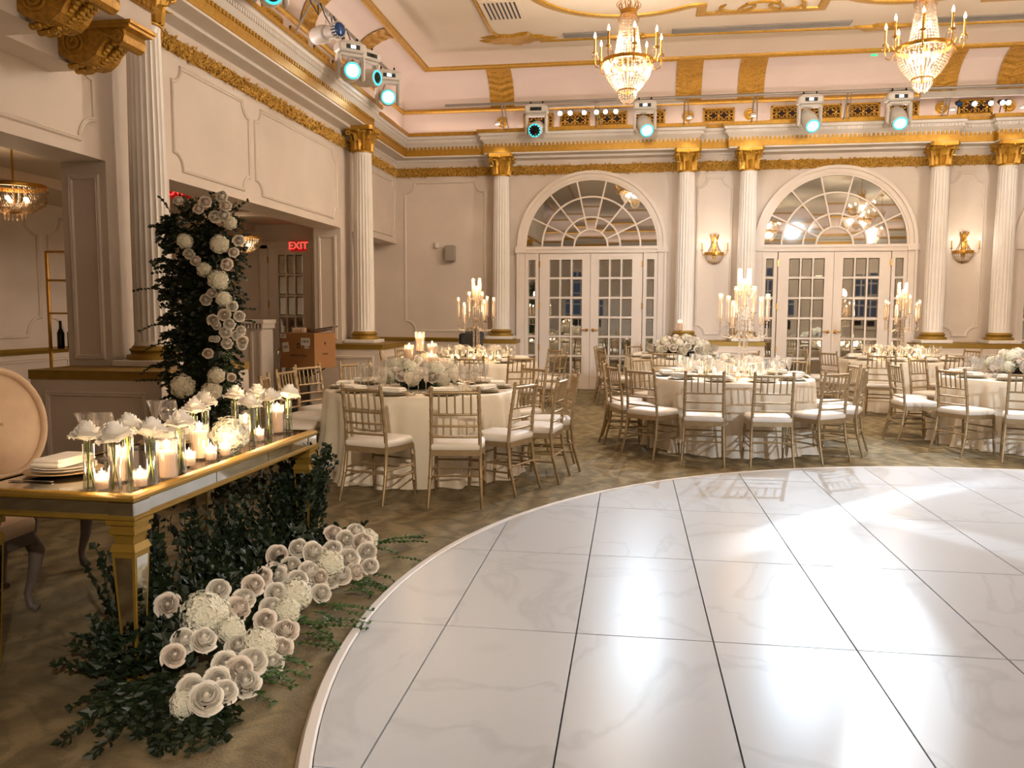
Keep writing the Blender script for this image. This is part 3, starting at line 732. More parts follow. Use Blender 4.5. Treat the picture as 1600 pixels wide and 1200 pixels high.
def bracket(loc, sc):
    P2 = [(0,0),(.60,0),(.60,-.045),(.555,-.06),(.565,-.10),(.555,-.15),(.52,-.175),(.48,-.17),(.455,-.145),(.45,-.125),(.41,-.135),(.36,-.18),(.32,-.24),(.26,-.285),(.19,-.30),(.11,-.285),(.05,-.25),(0,-.22)]
    o = MB().add([(x,y,z) for y in (-.14,.14) for x,z in P2], [tuple(range(18)), tuple(range(35,17,-1))] + [(i,18+i,18+(i+1)%18,(i+1)%18) for i in range(18)]).build('bracket', 'gold_dark', bal, loc=loc); o.scale = (sc,)*3
    mb = MB()
    for s in (-.145, .145):
        for cx, cz, r in ((.14,-.14,.11),(.505,-.115,.045)):
            pts = []
            for i in range(30): q = i/29; rr = r*(1-.85*q); a = q*3.2*2*PI*(.8); pts.append((cx+rr*math.cos(a), s, cz+rr*math.sin(a)))
            mb.tube(pts, .009, 5)
        mb.tube([(.14,s,-.03),(.3,s,-.035),(.4,s,-.09),(.47,s,-.12)], .01, 5)
    mb.box(-.0,-.16,-.05,.62,.16,0.0); mb.box(0,-.17,-.025,.64,.17,.0)
    mb.build('volute', 'gold', o)
    lm = MB(); q = random.Random(5)
    for i in range(14):
        t = i/13; x = .06+.36*t; z = -.30+.16*t**2 - .02
        for s in (-1,0,1): lm.sphere((x, s*.075+q.uniform(-.01,.01), z+.02-(.0 if s else .015)), .032, 6, 4, .8)
    lm.build('carved_leaf', 'gold', o)
bracket((-4.5, 6.03, 3.70), 1.0); bracket((-4.14, 5.18, 3.70), 1.0)
# ================================================================== flowers and foliage
def rose_mesh(name, mt, seed, opened=0.):
    """cupped spiral of overlapping petals; 'opened' flattens the outer rows into a wide reflexed bloom"""
    q = random.Random(seed); mb = MB()
    mb.sphere((0,0,.16), .10, 8, 5, 2.0)
    #        n  radius top  half-spread  closing
    rows = [(3,.16,.42,1.2,.55),(4,.25,.39,1.0,.45),(5,.33,.31,.84,.30),(5,.40,.20,.80,.10),(6,.47+.03*opened,.08,.70,0),(6,.52+.10*opened,-.06,.66,0)]
    for li, (n, R, top, spread, close) in enumerate(rows):
        off = q.random()*6; lo = -.28
        for k in range(n):
            a = off + 2*PI*k/n + q.uniform(-.12,.12); R_ = R*q.uniform(.92,1.08); tp = top+q.uniform(-.03,.03); v = []; f = []; nu, nv = 6, 5
            for j in range(nv+1):
                t = j/nv
                for i in range(nu+1):
                    u = (i/nu-.5)*2; aa = a + u*spread*(.45+.55*min(1,t*1.7))
                    rr = R_*(math.sin(PI*min(1,(.10+.44*t)))**.85) * (1-close*max(0,t-.55)) * (1+.09*u)
                    z = lo + (tp-lo)*(t**.8) - .15*abs(u)**2.5*t
                    if t > .75 and li > 1: rr += (t-.75)*.22*(1-.5*u*u)*(li/5); z -= (t-.75)*.20*(li/5)
                    if li == 5: z += .04*math.sin(PI*t)
                    v.append((rr*math.cos(aa), rr*math.sin(aa), z+.012*math.sin(5*u+k)*t))
            for j in range(nv):
                for i in range(nu): b0 = j*(nu+1)+i; f.append((b0,b0+1,b0+nu+2,b0+nu+1))
            mb.add(v, f)
    mb.lathe([(.04,-.34),(.13,-.29),(.17,-.24)], 8)
    return mb.mesh(name, mt, True)
def hyd_mesh(name, seed, n=110):
    q = random.Random(seed); mb = MB()
    mb.sphere((0,0,0), .37, 10, 7)
    for i in range(n):
        z = 1-1.75*(i+.5)/n; a = i*2.39996; r = math.sqrt(max(0,1-z*z)); d = Vector((r*math.cos(a), r*math.sin(a), z))
        m_ = d.to_track_quat('Z','Y').to_matrix().to_4x4(); m_ = Matrix.Translation(d*(.42+q.uniform(-.05,.06))) @ m_ @ Matrix.Rotation(q.random()*PI,4,'Z') @ Matrix.Rotation(q.uniform(-.5,.5),4,'X')
        for k in range(4):
            mb.add([(0,0,0),(.055,-.045,.02),(.11,0,.0),(.055,.045,.02)], [(0,1,2,3)], m_ @ Matrix.Rotation(k*PI/2,4,'Z'))
    return mb.mesh(name, 'hydrangea')
ROSES = [rose_mesh('rose', 'rose', s) for s in (1,2,3)] + [rose_mesh('rose', 'rose_blush', s) for s in (4,5)]
OPEN_ROSES = [rose_mesh('rose', 'rose', s, 1.) for s in (6,7,8)]
HYDS = [hyd_mesh('hydrangea', s) for s in (1,2)]
rf = random.Random(21)
def add_rose(parent, loc, d, out=(0,0,1), pool=None):
    o = put('rose', rf.choice(pool or ROSES), parent, loc, scale=d)
    o.rotation_mode = 'QUATERNION'; v = Vector(out).normalized() + Vector((rf.uniform(-.25,.25), rf.uniform(-.25,.25), rf.uniform(-.1,.2)))
    o.rotation_quaternion = v.to_track_quat('Z','Y'); return o
def add_hyd(parent, loc, d, out=(0,0,1)):
    o = put('hydrangea', rf.choice(HYDS), parent, loc, scale=(d, d, d*.9)); o.rotation_mode = 'QUATERNION'
    o.rotation_quaternion = (Vector(out).normalized()+Vector((rf.uniform(-.2,.2),rf.uniform(-.2,.2),.1))).to_track_quat('Z','Y'); return o
def spray(mb, base, direction, length, n, ll, lw, droop=.25, q=rf):
    d = Vector(direction).normalized(); p = Vector(base); side = d.cross(Vector((0,0,1)))
    if side.length < .1: side = Vector((1,0,0))
    side.normalize(); pts = [p.copy()]
    for i in range(n):
        d = (d + Vector((0,0,-droop/n)) + Vector((q.uniform(-.06,.06),q.uniform(-.06,.06),q.uniform(-.05,.05)))).normalized()
        p = p + d*(length/n)
        if p.z < .012: p.z = .012; d.z = max(d.z, 0)
        pts.append(p.copy())
        for s in (-1, 1):
            ang = q.uniform(.5,1.1); ld = (d*math.cos(ang) + (side*s + Vector((0,0,q.uniform(-.3,.6)))).normalized()*math.sin(ang)).normalized()
            wv_ = ld.cross(Vector((q.uniform(-1,1),q.uniform(-1,1),q.uniform(-.2,1)))).normalized()
            L_ = ll*q.uniform(.7,1.25)*(1-.35*i/n); W_ = lw*q.uniform(.8,1.2)
            up = ld.cross(wv_)*W_*.35
            a = p; b_ = p+ld*L_*.45
            c_ = p+ld*L_
            for w2 in (a, c_, b_+wv_*W_, b_-wv_*W_):
                if w2.z < .006: w2.z = .006
            mb.add([a, b_+wv_*W_+up, c_, b_-wv_*W_+up, b_], [(0,1,4),(1,2,4),(2,3,4),(3,0,4)])
    mb.tube([tuple(x) for x in pts[::2]+[pts[-1]]], .0025, 3, cap=False)

# ================================================================== dance floor
DC, DR = (3.151, 3.79), 4.464
df = thing('dance_floor', 'large round white marble dance floor of rectangular panels', 'dance floor', (DC[0], DC[1], 0), kind='thing')
MB().lathe([(DR-.05,0),(DR-.05,.017)], 128).build('underlay', 'under', df)
MB().lathe([(DR-.055,.017),(DR-.055,.034),(DR-.045,.038),(DR-.015,.034),(DR,.014),(DR,.0)], 160).mesh('x')
er = MB(); n = 160; pr = [(DR-.06,.017),(DR-.06,.032),(DR-.052,.037),(DR-.018,.034),(DR-.002,.012),(DR,0)]
for r, z in pr:
    for i in range(n): a = 2*PI*i/n; er.v.append((r*math.cos(a), r*math.sin(a), z))
for j in range(len(pr)-1):
    for i in range(n): er.f.append((j*n+i,(j+1)*n+i,(j+1)*n+(i+1)%n,j*n+(i+1)%n))
er.build('edge_trim', 'edge_white', df, smooth=35)
def clip(poly, R, n=120):
    for k in range(n):
        a = 2*PI*(k+.5)/n; nx, ny = math.cos(a), math.sin(a); d = R*math.cos(PI/n); out = []
        if all(x*nx+y*ny <= d for x,y in poly): continue
        for i in range(len(poly)):
            p, q_ = poly[i], poly[(i+1)%len(poly)]; sp = p[0]*nx+p[1]*ny-d; sq = q_[0]*nx+q_[1]*ny-d
            if sp <= 0: out.append(p)
            if sp*sq < 0: t = sp/(sp-sq); out.append((p[0]+(q_[0]-p[0])*t, p[1]+(q_[1]-p[1])*t))
        poly = out
        if len(poly) < 3: return None
    return poly
rot = .00997; ca, sa = math.cos(rot), math.sin(rot); ox, oy = -.2844-DC[0], 6.0376-DC[1]; gp = .0035
for i in range(-14, 22):
    for j in range(-9, 9):
        x0, x1, y0, y1 = i*.61+gp, (i+1)*.61-gp, j*1.22+gp, (j+1)*1.22-gp
        poly = [(ox+ca*x-sa*y, oy+sa*x+ca*y) for x,y in ((x0,y0),(x1,y0),(x1,y1),(x0,y1))]
        if min(math.hypot(*p) for p in poly) > DR+1.4: continue
        poly = clip(poly, DR-.064)
        if not poly: continue
        cx_ = sum(p[0] for p in poly)/len(poly); cy_ = sum(p[1] for p in poly)/len(poly)
        MB().prism([(x-cx_,y-cy_) for x,y in poly], .017, .032).build('panel', 'marble', df, loc=(cx_, cy_, 0))

# ================================================================== chiavari chairs
def bamboo(pts, r, nodes, n=8):
    """turned tube with thicker rings at the given fractions"""
    P = [Vector(p) for p in pts]; L_ = [0]
    for a, b_ in zip(P[:-1], P[1:]): L_.append(L_[-1]+(b_-a).length)
    tot = L_[-1]
    def pos(t):
        s = t*tot
        for k in range(len(P)-1):
            if s <= L_[k+1]+1e-9: return P[k].lerp(P[k+1], (s-L_[k])/(L_[k+1]-L_[k]))
        return P[-1]
    ts = sorted(set([0,1] + [l/tot for l in L_[1:-1]] + [q for nd in nodes for q in (nd-.012,nd,nd+.012) if 0 < q < 1]))
    rr = [r*1.28 if any(abs(t-nd) < 1e-6 for nd in nodes) else r for t in ts]
    return [tuple(pos(t)) for t in ts], rr
CH = []   # (part name, mesh)
def cpart(name, mb, mt, smooth=50): CH.append((name, mb.mesh(name, mt, smooth)))
for s in (-1, 1):
    p, r = bamboo([(s*.205,-.01,0),(s*.195,.05,.22),(s*.188,.075,.42),(s*.184,.06,.62),(s*.18,.015,.915)], .0145, (.25,.48,.62,.72,.82,.93)); r[0] *= .75
    mb = MB().tube(p, r, 8); mb.sphere((s*.18,.014,.92), .017, 8, 5); cpart('back_post', mb, 'champagne')
for s in (-1, 1):
    p, r = bamboo([(s*.20,.455,0),(s*.195,.44,.22),(s*.19,.43,.43)], .0135, (.3,.55,.8)); r[0] *= .75
    cpart('front_leg', MB().tube(p, r, 8), 'champagne')
SEATP = [(-.185,.055),(.185,.055),(.212,.25),(.205,.42),(.17,.465),(-.17,.465),(-.205,.42),(-.212,.25)]
mb = MB(); mb.prism(SEATP, .395, .44); cpart('seat_frame', mb, 'champagne', None)
cu = MB(); v = []
for k, z in ((.97,.44),(1.0,.455),(1.0,.475),(.94,.49),(.72,.50),(.01,.503)):
    for x, y in [SEATP[0]] + [((SEATP[0][0]+SEATP[1][0])/2, .053)] + SEATP[1:]: v.append((x*k, .26+(y-.26)*k, z))
cu.add(v, [tuple(j*9+q for q in (i,(i+1)%9,9+(i+1)%9,9+i)) for j in range(5) for i in range(9)]); cpart('cushion', cu, 'cushion', 60)
def rail(z, y, r, bow=.012, w_=.182):
    return MB().tube([(-w_,y,z),(-w_*.5,y-bow*.75,z),(0,y-bow,z),(w_*.5,y-bow*.75,z),(w_,y,z)], r, 8)
cpart('top_rail', rail(.885,.02,.014), 'champagne')
for z, y in ((.715,.045),(.625,.06),(.54,.068)): cpart('back_rail', rail(z,y,.0095), 'champagne')
for k in range(5):
    x = -.122+.061*k; cpart('spindle', MB().tube([(x,.034,.715),(x*1.0,.006+.003,.885)], .0075, 6), 'champagne')
for s in (-1, 1):
    cpart('stretcher', MB().tube([(s*.195,.052,.26),(s*.194,.44,.26)], .0085, 6), 'champagne')
    cpart('stretcher', MB().tube([(s*.196,.05,.19),(s*.195,.443,.19)], .0085, 6), 'champagne')
cpart('stretcher', MB().tube([(-.195,.052,.24),(.195,.052,.24)], .0085, 6), 'champagne')
cpart('stretcher', MB().tube([(-.19,.435,.30),(.19,.435,.30)], .0085, 6), 'champagne')
cpart('stretcher', MB().tube([(-.195,.25,.265),(.195,.25,.265)], .0085, 6), 'champagne')
def chair(bx, by, fx, fy, label, group):
    o = thing('chiavari_chair', label, 'chair', (bx, by, 0), math.atan2(fy, fx)-PI/2, group)
    for nm, me in CH: put(nm, me, o)
    return o

TABLES = {
 'A': dict(c=(-2.04,7.48), nm='near left round table', a0=-96, full=True),
 'B': dict(c=(1.04,9.50), nm='near middle round table', a0=-106, full=True),
 'C': dict(c=(4.42,10.15), nm='round table cut by the right edge', a0=-125, full=True),
 'D': dict(c=(4.11,13.75), nm='far right round table', a0=-110, full=False),
 'E': dict(c=(-2.40,11.90), nm='far left round table', a0=-80, full=False),
 'F': dict(c=(.68,13.55), nm='far middle round table', a0=-100, full=False)}
G_CH = 'gold chiavari chairs at the round tables'
CHAIRS = [
 (-2.12,5.98,.13,.42,'left front chair of the near left round table, back to camera'),
 (-1.365,5.945,-.05,.39,'right front chair of the near left round table, back to camera'),
 (-.895,6.585,-.37,.15,'right side chair of the near left table, nearest the dance floor'),
 (-.735,7.165,-.35,.05,'second chair along the right side of the near left table'),
 (-.58,7.75,-.38,-.08,'third chair along the right side of the near left table'),
 (-3.18,6.85,.38,.10,'nearest of three chairs left of the near left table'),
 (-3.42,7.55,.38,-.02,'middle of three chairs left of the near left table'),
 (-3.52,8.25,.36,-.14,'farthest of three chairs left of the near left table'),
 (-3.20,8.85,.28,-.28,'chair behind the near left table, below the cardboard box'),
 (-1.15,8.45,-.25,-.30,'chair behind the near left table, facing the camera on its right'),
 (-2.15,10.20,-.04,.40,'front chair of the far left table, behind the wine glasses'),
 (-1.50,10.45,-.20,.35,'front right chair of the far left table'),
 (-1.05,11.25,-.38,.14,'right side chair of the far left table by the aisle'),
 (-1.30,12.85,-.30,-.26,'back right chair of the far left table before the mirrored door'),
 (-3.72,11.35,.38,.12,'left side chair of the far left table by the white pedestal'),
 (-3.60,12.40,.36,-.12,'back left chair of the far left table'),
 (-3.00,13.25,.18,-.36,'back chair of the far left table against the wall'),
 (-.42,9.55,.40,-.02,'outermost left chair of the near middle table, farther from camera'),
 (-.30,8.98,.37,.14,'left side chair of the near middle table, second from camera'),
 (.0,8.41,.24,.31,'front left chair of the near middle table'),
 (.63,8.00,.03,.40,'front chair of the near middle table, left of two'),
 (1.29,8.05,-.02,.38,'front chair of the near middle table, right of two'),
 (1.92,8.47,-.23,.29,'front right chair of the near middle table'),
 (2.36,9.05,-.37,.14,'right side chair of the near middle table, nearer'),
 (2.44,9.75,-.40,-.04,'right side chair of the near middle table, farther'),
 (.02,10.52,.27,-.28,'back left chair of the near middle table, facing the camera'),
 (1.92,10.60,-.25,-.30,'back right chair of the near middle table, facing the camera'),
 (.38,12.15,.05,.40,'front chair of the far middle table with its back to camera'),
 (-.42,12.95,.38,.14,'left side chair of the far middle table, nearer'),
 (-.62,13.75,.40,-.02,'left side chair of the far middle table, farther'),
 (-.10,14.75,.26,-.30,'back left chair of the far middle table by the mirrored door'),
 (1.65,12.55,-.28,.28,'front right chair of the far middle table'),
 (3.42,12.25,.12,.38,'front chair of the far right table with its back to camera'),
 (2.82,12.90,.34,.20,'front left chair of the far right table'),
 (2.68,13.90,.40,-.03,'left side chair of the far right table before the mirrored door'),
 (4.45,12.22,-.06,.40,'front right chair of the far right table'),
 (5.40,14.30,-.37,-.14,'right side chair of the far right table before the gold rail'),
 (5.55,13.55,-.40,.04,'right side chair of the far right table, nearer'),
 (2.92,9.98,.40,.03,'left side chair of the right edge table, middle of three'),
 (3.02,10.60,.38,-.12,'left side chair of the right edge table, farthest'),
 (3.24,9.165,.37,.19,'left front chair of the right edge table'),
 (3.83,8.70,.14,.38,'front chair at the right edge of the picture'),
 (3.62,11.25,.25,-.30,'back left chair of the right edge table')]
for bx, by, fx, fy, lab in CHAIRS:
    h = math.hypot(fx, fy); fx, fy = fx/h, fy/h
    cx, cy = min((t['c'] for t in TABLES.values()), key=lambda c: math.hypot(c[0]-bx, c[1]-by))
    for _ in range(60):     # keep the front edge of the seat clear of the hanging cloth
        pts = [(bx+fx*.475-fy*w_, by+fy*.475+fx*w_) for w_ in (-.17,0,.17)] + [(bx+fx*.40-fy*w_, by+fy*.40+fx*w_) for w_ in (-.215,.215)]
        if min(math.hypot(x-cx, y-cy) for x, y in pts) >= .945: break
        bx -= fx*.01; by -= fy*.01
    chair(bx, by, fx, fy, 'gold '+lab, G_CH)

# ================================================================== round tables, cloths, settings
def cloth_mesh(seed, r=.90):
    q = random.Random(seed); n = 180; mb = MB(); ph = [q.uniform(0,6.28) for _ in range(5)]
    def fold(a, t): 
        s = .5*math.sin(19*a+ph[0]+1.3*math.sin(3*a+ph[3]))+.35*math.sin(31*a+ph[1]+math.sin(5*a+ph[4]))+.25*math.sin(11*a+ph[2]); return s*.07*t
    lv = [(.0001,.772,0),(.5,.772,0),(.89,.772,0),(.915,.770,0),(.928,.758,.05),(.934,.70,.25),(.942,.55,.5),(.950,.38,.7),(.972,.2,.95),(1.0,.05,1.05),(1.02,.006,1.15)]
    for r_, z, t in lv:
        for i in range(n):
            a = 2*PI*i/n; rr = r_/.925*r+fold(a,t) if r_ > .6 else r_; mb.v.append((rr*math.cos(a), rr*math.sin(a), z))
    for j in range(len(lv)-1):
        for i in range(n): mb.f.append((j*n+i,(j+1)*n+i,(j+1)*n+(i+1)%n,j*n+(i+1)%n))
    return mb.mesh('tablecloth', 'ivory_cloth', 60)
ME_TTOP = MB().lathe([(.875,.735),(.88,.745),(.88,.762),(.875,.768)], 48).mesh('tabletop', 'wood_dark')
ME_TLEG = MB().tube([(0,0,0),(0,0,.74)], .018, 8).mesh('leg', 'dark_metal')
def lathe_open(prof, n=18):
    mb = MB(); m_ = len(prof)
    for r, z in prof:
        for i in range(n): a = 2*PI*i/n; mb.v.append((r*math.cos(a), r*math.sin(a), z))
    for j in range(m_-1):
        for i in range(n): mb.f.append((j*n+i,j*n+(i+1)%n,(j+1)*n+(i+1)%n,(j+1)*n+i))
    return mb
ME_WINE = lathe_open([(.0005,.0),(.036,.0),(.034,.004),(.006,.009),(.004,.02),(.004,.09),(.008,.1),(.026,.115),(.04,.14),(.044,.165),(.041,.195),(.035,.222)]).mesh('wine_glass', 'glass', 50)
ME_GOBLET = lathe_open([(.0005,.0),(.035,.0),(.033,.004),(.007,.008),(.0045,.02),(.0045,.07),(.012,.08),(.034,.10),(.042,.13),(.041,.16),(.038,.185)]).mesh('water_goblet', 'glass', 50)
ME_FLUTE = lathe_open([(.0005,.0),(.033,.0),(.031,.004),(.006,.008),(.004,.02),(.004,.09),(.008,.1),(.02,.12),(.026,.17),(.03,.235)]).mesh('champagne_glass', 'glass', 50)
ME_CHARGER = MB().lathe([(.09,.0),(.10,.004),(.155,.012),(.162,.016),(.158,.018),(.10,.009),(.0005,.008)], 32).mesh('charger', 'charger', 50)
ME_PLATE = MB().lathe([(.07,.010),(.075,.014),(.13,.024),(.135,.028),(.13,.029),(.075,.019),(.0005,.018)], 32).mesh('plate', 'porcelain', 50)
nap = MB(); nap.cbox(-.075,-.12,.026,.075,.12,.045,.008); nap.cbox(-.07,-.115,.043,.072,.112,.060,.008)
ME_NAP = nap.mesh('napkin', 'linen_napkin')
cut = MB(); cut.box(-.006,-.10,0,.006,.10,.003); cut.box(-.010,.05,0,.010,.10,.003); ME_KNIFE = cut.mesh('knife', 'silver')
SEATN = ['front','front right','lower right','upper right','back right','back','back left','upper left','lower left','front left']
RING = ['front','front right','right','back right','back','inner back','back left','left','front left']
def lamp_point(loc, power, r=.03, col=(1.,.68,.38)): return light('candle_light', 'POINT', loc, power, col, r)
for key, t in TABLES.items():
    cx, cy = t['c']; nm = t['nm']; full = t['full']
    o = thing('round_table', 'round banquet table under the cloth, '+nm, 'table', (cx, cy, 0), group='round banquet tables')
    put('tabletop', ME_TTOP, o)
    for a in range(4): put('leg', ME_TLEG, o, (.6*math.cos(a*PI/2), .6*math.sin(a*PI/2), 0))
    o = put('tablecloth', cloth_mesh(ord(key)), None, (cx, cy, 0)); tag(o, 'ivory floor-length cloth on the '+nm, 'tablecloth', 'ivory tablecloths')
    zt = .774
    for k in range(10):
        a = math.radians(t['a0']+36*k); ca_, sa_ = math.cos(a), math.sin(a)
        idx = int(round(((math.degrees(a)+90) % 360)/36)) % 10; seat = SEATN[idx]
        P = lambda r, w_: (cx+r*ca_-w_*sa_, cy+r*sa_+w_*ca_, zt)
        s = thing('place_setting', 'charger and plate at the %s seat, %s' % (seat, nm), 'plate', P(.72,0), a, 'plates on gold-rimmed chargers')
        put('charger', ME_CHARGER, s); put('plate', ME_PLATE, s)
        x, y, z = P(.72, 0)
        n_ = put('napkin', ME_NAP, None, (x, y, zt+.004), rz=a+rf.uniform(-.1,.1)); tag(n_, 'folded napkin at the %s seat, %s' % (seat, nm), 'napkin', 'folded napkins')
        for me, r, w_, lab in ((ME_WINE,.52,.17,'wine glass'), (ME_GOBLET,.50,.08,'water goblet'), (ME_FLUTE,.55,.25,'champagne glass')):
            if not full and me is ME_FLUTE: continue
            g_ = put(me.name.split('.')[0], me, None, P(r+rf.uniform(-.015,.015), w_+rf.uniform(-.015,.015)))
            tag(g_, 'clear %s at the %s seat, %s' % (lab, seat, nm), 'glass', 'stemware on the round tables')
        if full and key in 'AB':
            k_ = put('table_knife', ME_KNIFE, None, (*P(.74,.19)[:2], zt), rz=a+PI/2); tag(k_, 'silver knife at the %s seat, %s' % (seat, nm), 'knife', 'table knives')

# ------------------------------------------------------------------ candles
def flame_mb(z, s=1.): return MB().lathe([(.0005,z),(.005*s,z+.008*s),(.0065*s,z+.016*s),(.0045*s,z+.03*s),(.0005,z+.045*s)], 8)
ME_FLAME = flame_mb(0).mesh('flame', 'flame', True); ME_FLAME_B = flame_mb(0,1.15).mesh('flame', 'flame', True)
def pillar_meshes(r, h):
    return MB().lathe([(r*.97,0),(r,.004),(r,h-.006),(r*.93,h),(r*.7,h-.006),(.0005,h-.008)], 20).mesh('wax', 'wax', 40)
def open_cyl(r, z0, z1, n=20, foot=True):
    return lathe_open(([(.0005,z0+.004),(r,z0+.004)] if foot else [])+[(r,z0+(.004 if foot else 0)),(r,z1),(r-.003,z1)], n)
WAX_CACHE = {}
def wax(r, h):
    k = (round(r,3), round(h,3))
    if k not in WAX_CACHE: WAX_CACHE[k] = pillar_meshes(r, h)
    return WAX_CACHE[k]
HUR_CACHE = {}
def hur(r, h):
    k = (r, h)
    if k not in HUR_CACHE: HUR_CACHE[k] = open_cyl(r, 0, h).mesh('glass_cylinder', 'hurricane', 50)
    return HUR_CACHE[k]
def pillar_candle(loc, r, h, gr, gh, label, group, stem=0., power=0.):
    o = thing('pillar_candle', label, 'candle', loc, group=group)
    if stem:
        mb = MB().lathe([(.055,0),(.055,.005),(.012,.012),(.007,.03),(.007,stem-.02),(.02,stem-.01),(gr*.8,stem-.004),(gr*.8,stem)], 16); mb.build('glass_stem', 'crystal', o, smooth=50)
    put('glass_cylinder', hur(gr, gh), o, (0,0,stem)); put('wax', wax(r, h), o, (0,0,stem+.006)); put('flame', ME_FLAME_B, o, (0,0,stem+h+.002))
    if power: lamp_point((loc[0], loc[1], loc[2]+stem+h+.03), power, .015)
    return o
def votive(loc, label, group, power=0.):
    o = thing('votive_candle', label, 'candle', loc, group=group)
    put('glass_cup', hur(.028,.07), o); put('wax', wax(.024,.035), o, (0,0,.005)); put('flame', ME_FLAME, o, (0,0,.042))
    if power: lamp_point((loc[0],loc[1],loc[2]+.07), power, .015)
    return o
ME_VASE = lathe_open([(.0005,.005),(.022,.005),(.025,.0),(.026,.01),(.022,.06),(.021,.12),(.023,.19)], 16).mesh('glass_vase', 'vase_glass', 50)
st = MB()
for k, (dx, dy) in enumerate(((.006,.004),(-.007,.003),(.002,-.008))): st.tube([(-dx*2,-dy*2,.01),(dx*.3,dy*.3,.12),(dx*1.2,dy*1.2,.215)], .0028, 5)
ME_STEMS = st.mesh('stems', 'stem', True)
def bud_vase(loc, label, group, d=.10, sc=1., nrose=1):
    o = thing('bud_vase', label, 'vase', loc, rf.uniform(0,6), group, scale=sc)
    put('glass', ME_VASE, o); put('stems', ME_STEMS, o)
    for k in range(nrose):
        add_rose(o, (rf.uniform(-.012,.012)+(k*.05), rf.uniform(-.012,.012), .235+k*.01), d, pool=OPEN_ROSES)
    return o
# crystal candelabra with taper candles in glass tubes
ME_TAPER = MB().lathe([(.011,0),(.011,.235),(.008,.242),(.0005,.244)], 10).mesh('taper_candle', 'wax', 40)
ME_TUBE = open_cyl(.026, 0, .30, 14).mesh('glass_tube', 'hurricane', 50)
def bead_stem(h, r=.009):
    prof = [(r*1.6,0)]; n_ = max(2, int(h/.045))
    for k in range(n_): prof += [(r*.65, h*k/n_+.001), (r*1.5, h*(k+.5)/n_)]
    return prof + [(r*.65,h-.012),(.03,h-.006),(.03,h)]
def candelabra(loc, spots, label, power):
    o = thing('candelabra', label, 'candelabra', loc, group='tall crystal candelabras')
    MB().lathe([(.17,0),(.17,.008),(.16,.014),(.05,.02),(.02,.03)], 32).build('base', 'crystal_bright', o, smooth=40)
    for k in range(5):
        a = k*2*PI/5; mb = MB().lathe(bead_stem(.62,.008), 8); mb.build('crystal_rod', 'crystal_bright', o, loc=(.045*math.cos(a), .045*math.sin(a), .02), smooth=60)
    for (dx, dy, h) in spots:
        mb = MB().lathe(bead_stem(max(.1,h-.45),.006), 8, (dx,dy,.45 if h > .5 else .35)); r = math.hypot(dx,dy)
        if r > .1:
            mb.tube([(dx*.2,dy*.2,.5),(dx*.55,dy*.55,.44),(dx*.9,dy*.9,.46),(dx,dy,.5)], .006, 6)
            for k in range(4): mb.sphere((dx*.97, dy*.97, h-.03-.035*k), .009, 6, 4, 1.4)
        arm = mb.build('arm', 'crystal_bright', o, smooth=60)
        put('cup', MB().lathe([(.012,0),(.034,.012),(.036,.02),(.03,.02)], 14).mesh('cup','crystal_bright',50), arm, (dx,dy,h-.01))
        put('glass_tube', ME_TUBE, arm, (dx,dy,h)); 
        cd = put('taper_candle', ME_TAPER, o, (dx,dy,h+.006)); put('flame', ME_FLAME, cd, (0,0,.246))
    lamp_point((loc[0], loc[1], loc[2]+1.12), power, .12); lamp_point((loc[0], loc[1]-.25, loc[2]+.75), power*.3, .08)
RINGW = ['just right','behind and right','directly behind','behind and left','far left','left and forward','front left','in front','front right']
SPOTS = [(-.05,.02,.92),(.05,.0,.92),(0,-.05,.80),(-.09,-.07,.72),(.1,-.06,.72),(.0,.1,.76),(-.26,-.05,.64),(.26,.0,.64),(-.14,-.2,.56),(.16,-.2,.60),(.12,.22,.66),(-.15,.2,.62)]
for k, lab in (('E','crystal candelabra of tall taper candles on the far left table'),('B','crystal candelabra of tall taper candles on the near middle table'),('D','crystal candelabra of tall taper candles on the far right table')):
    cx, cy = TABLES[k]['c']; candelabra((cx+(.12 if k == 'B' else 0), cy, .774), SPOTS, lab, 16.0)
    nm = TABLES[k]['nm']; n_ = 9
    for i in range(n_):
        a = 2*PI*i/n_+.3; r = .30+.06*(i%2)
        bud_vase((cx+r*math.cos(a), cy+r*math.sin(a), .774), 'vase of white roses %s of the candelabra, %s' % (RINGW[i], nm), 'rose bud vases, '+nm, d=.125, sc=.78, nrose=2)
        a += .33; r = .36
        votive((cx+r*math.cos(a), cy+r*math.sin(a), .774), 'glowing votive candle %s of the candelabra, %s' % (RINGW[i], nm), 'votive candles, '+nm)
    for i in range(3):
        a = 2*PI*i/3-1.2; lamp_point((cx+.36*math.cos(a), cy+.36*math.sin(a), .90), 2.2, .08)
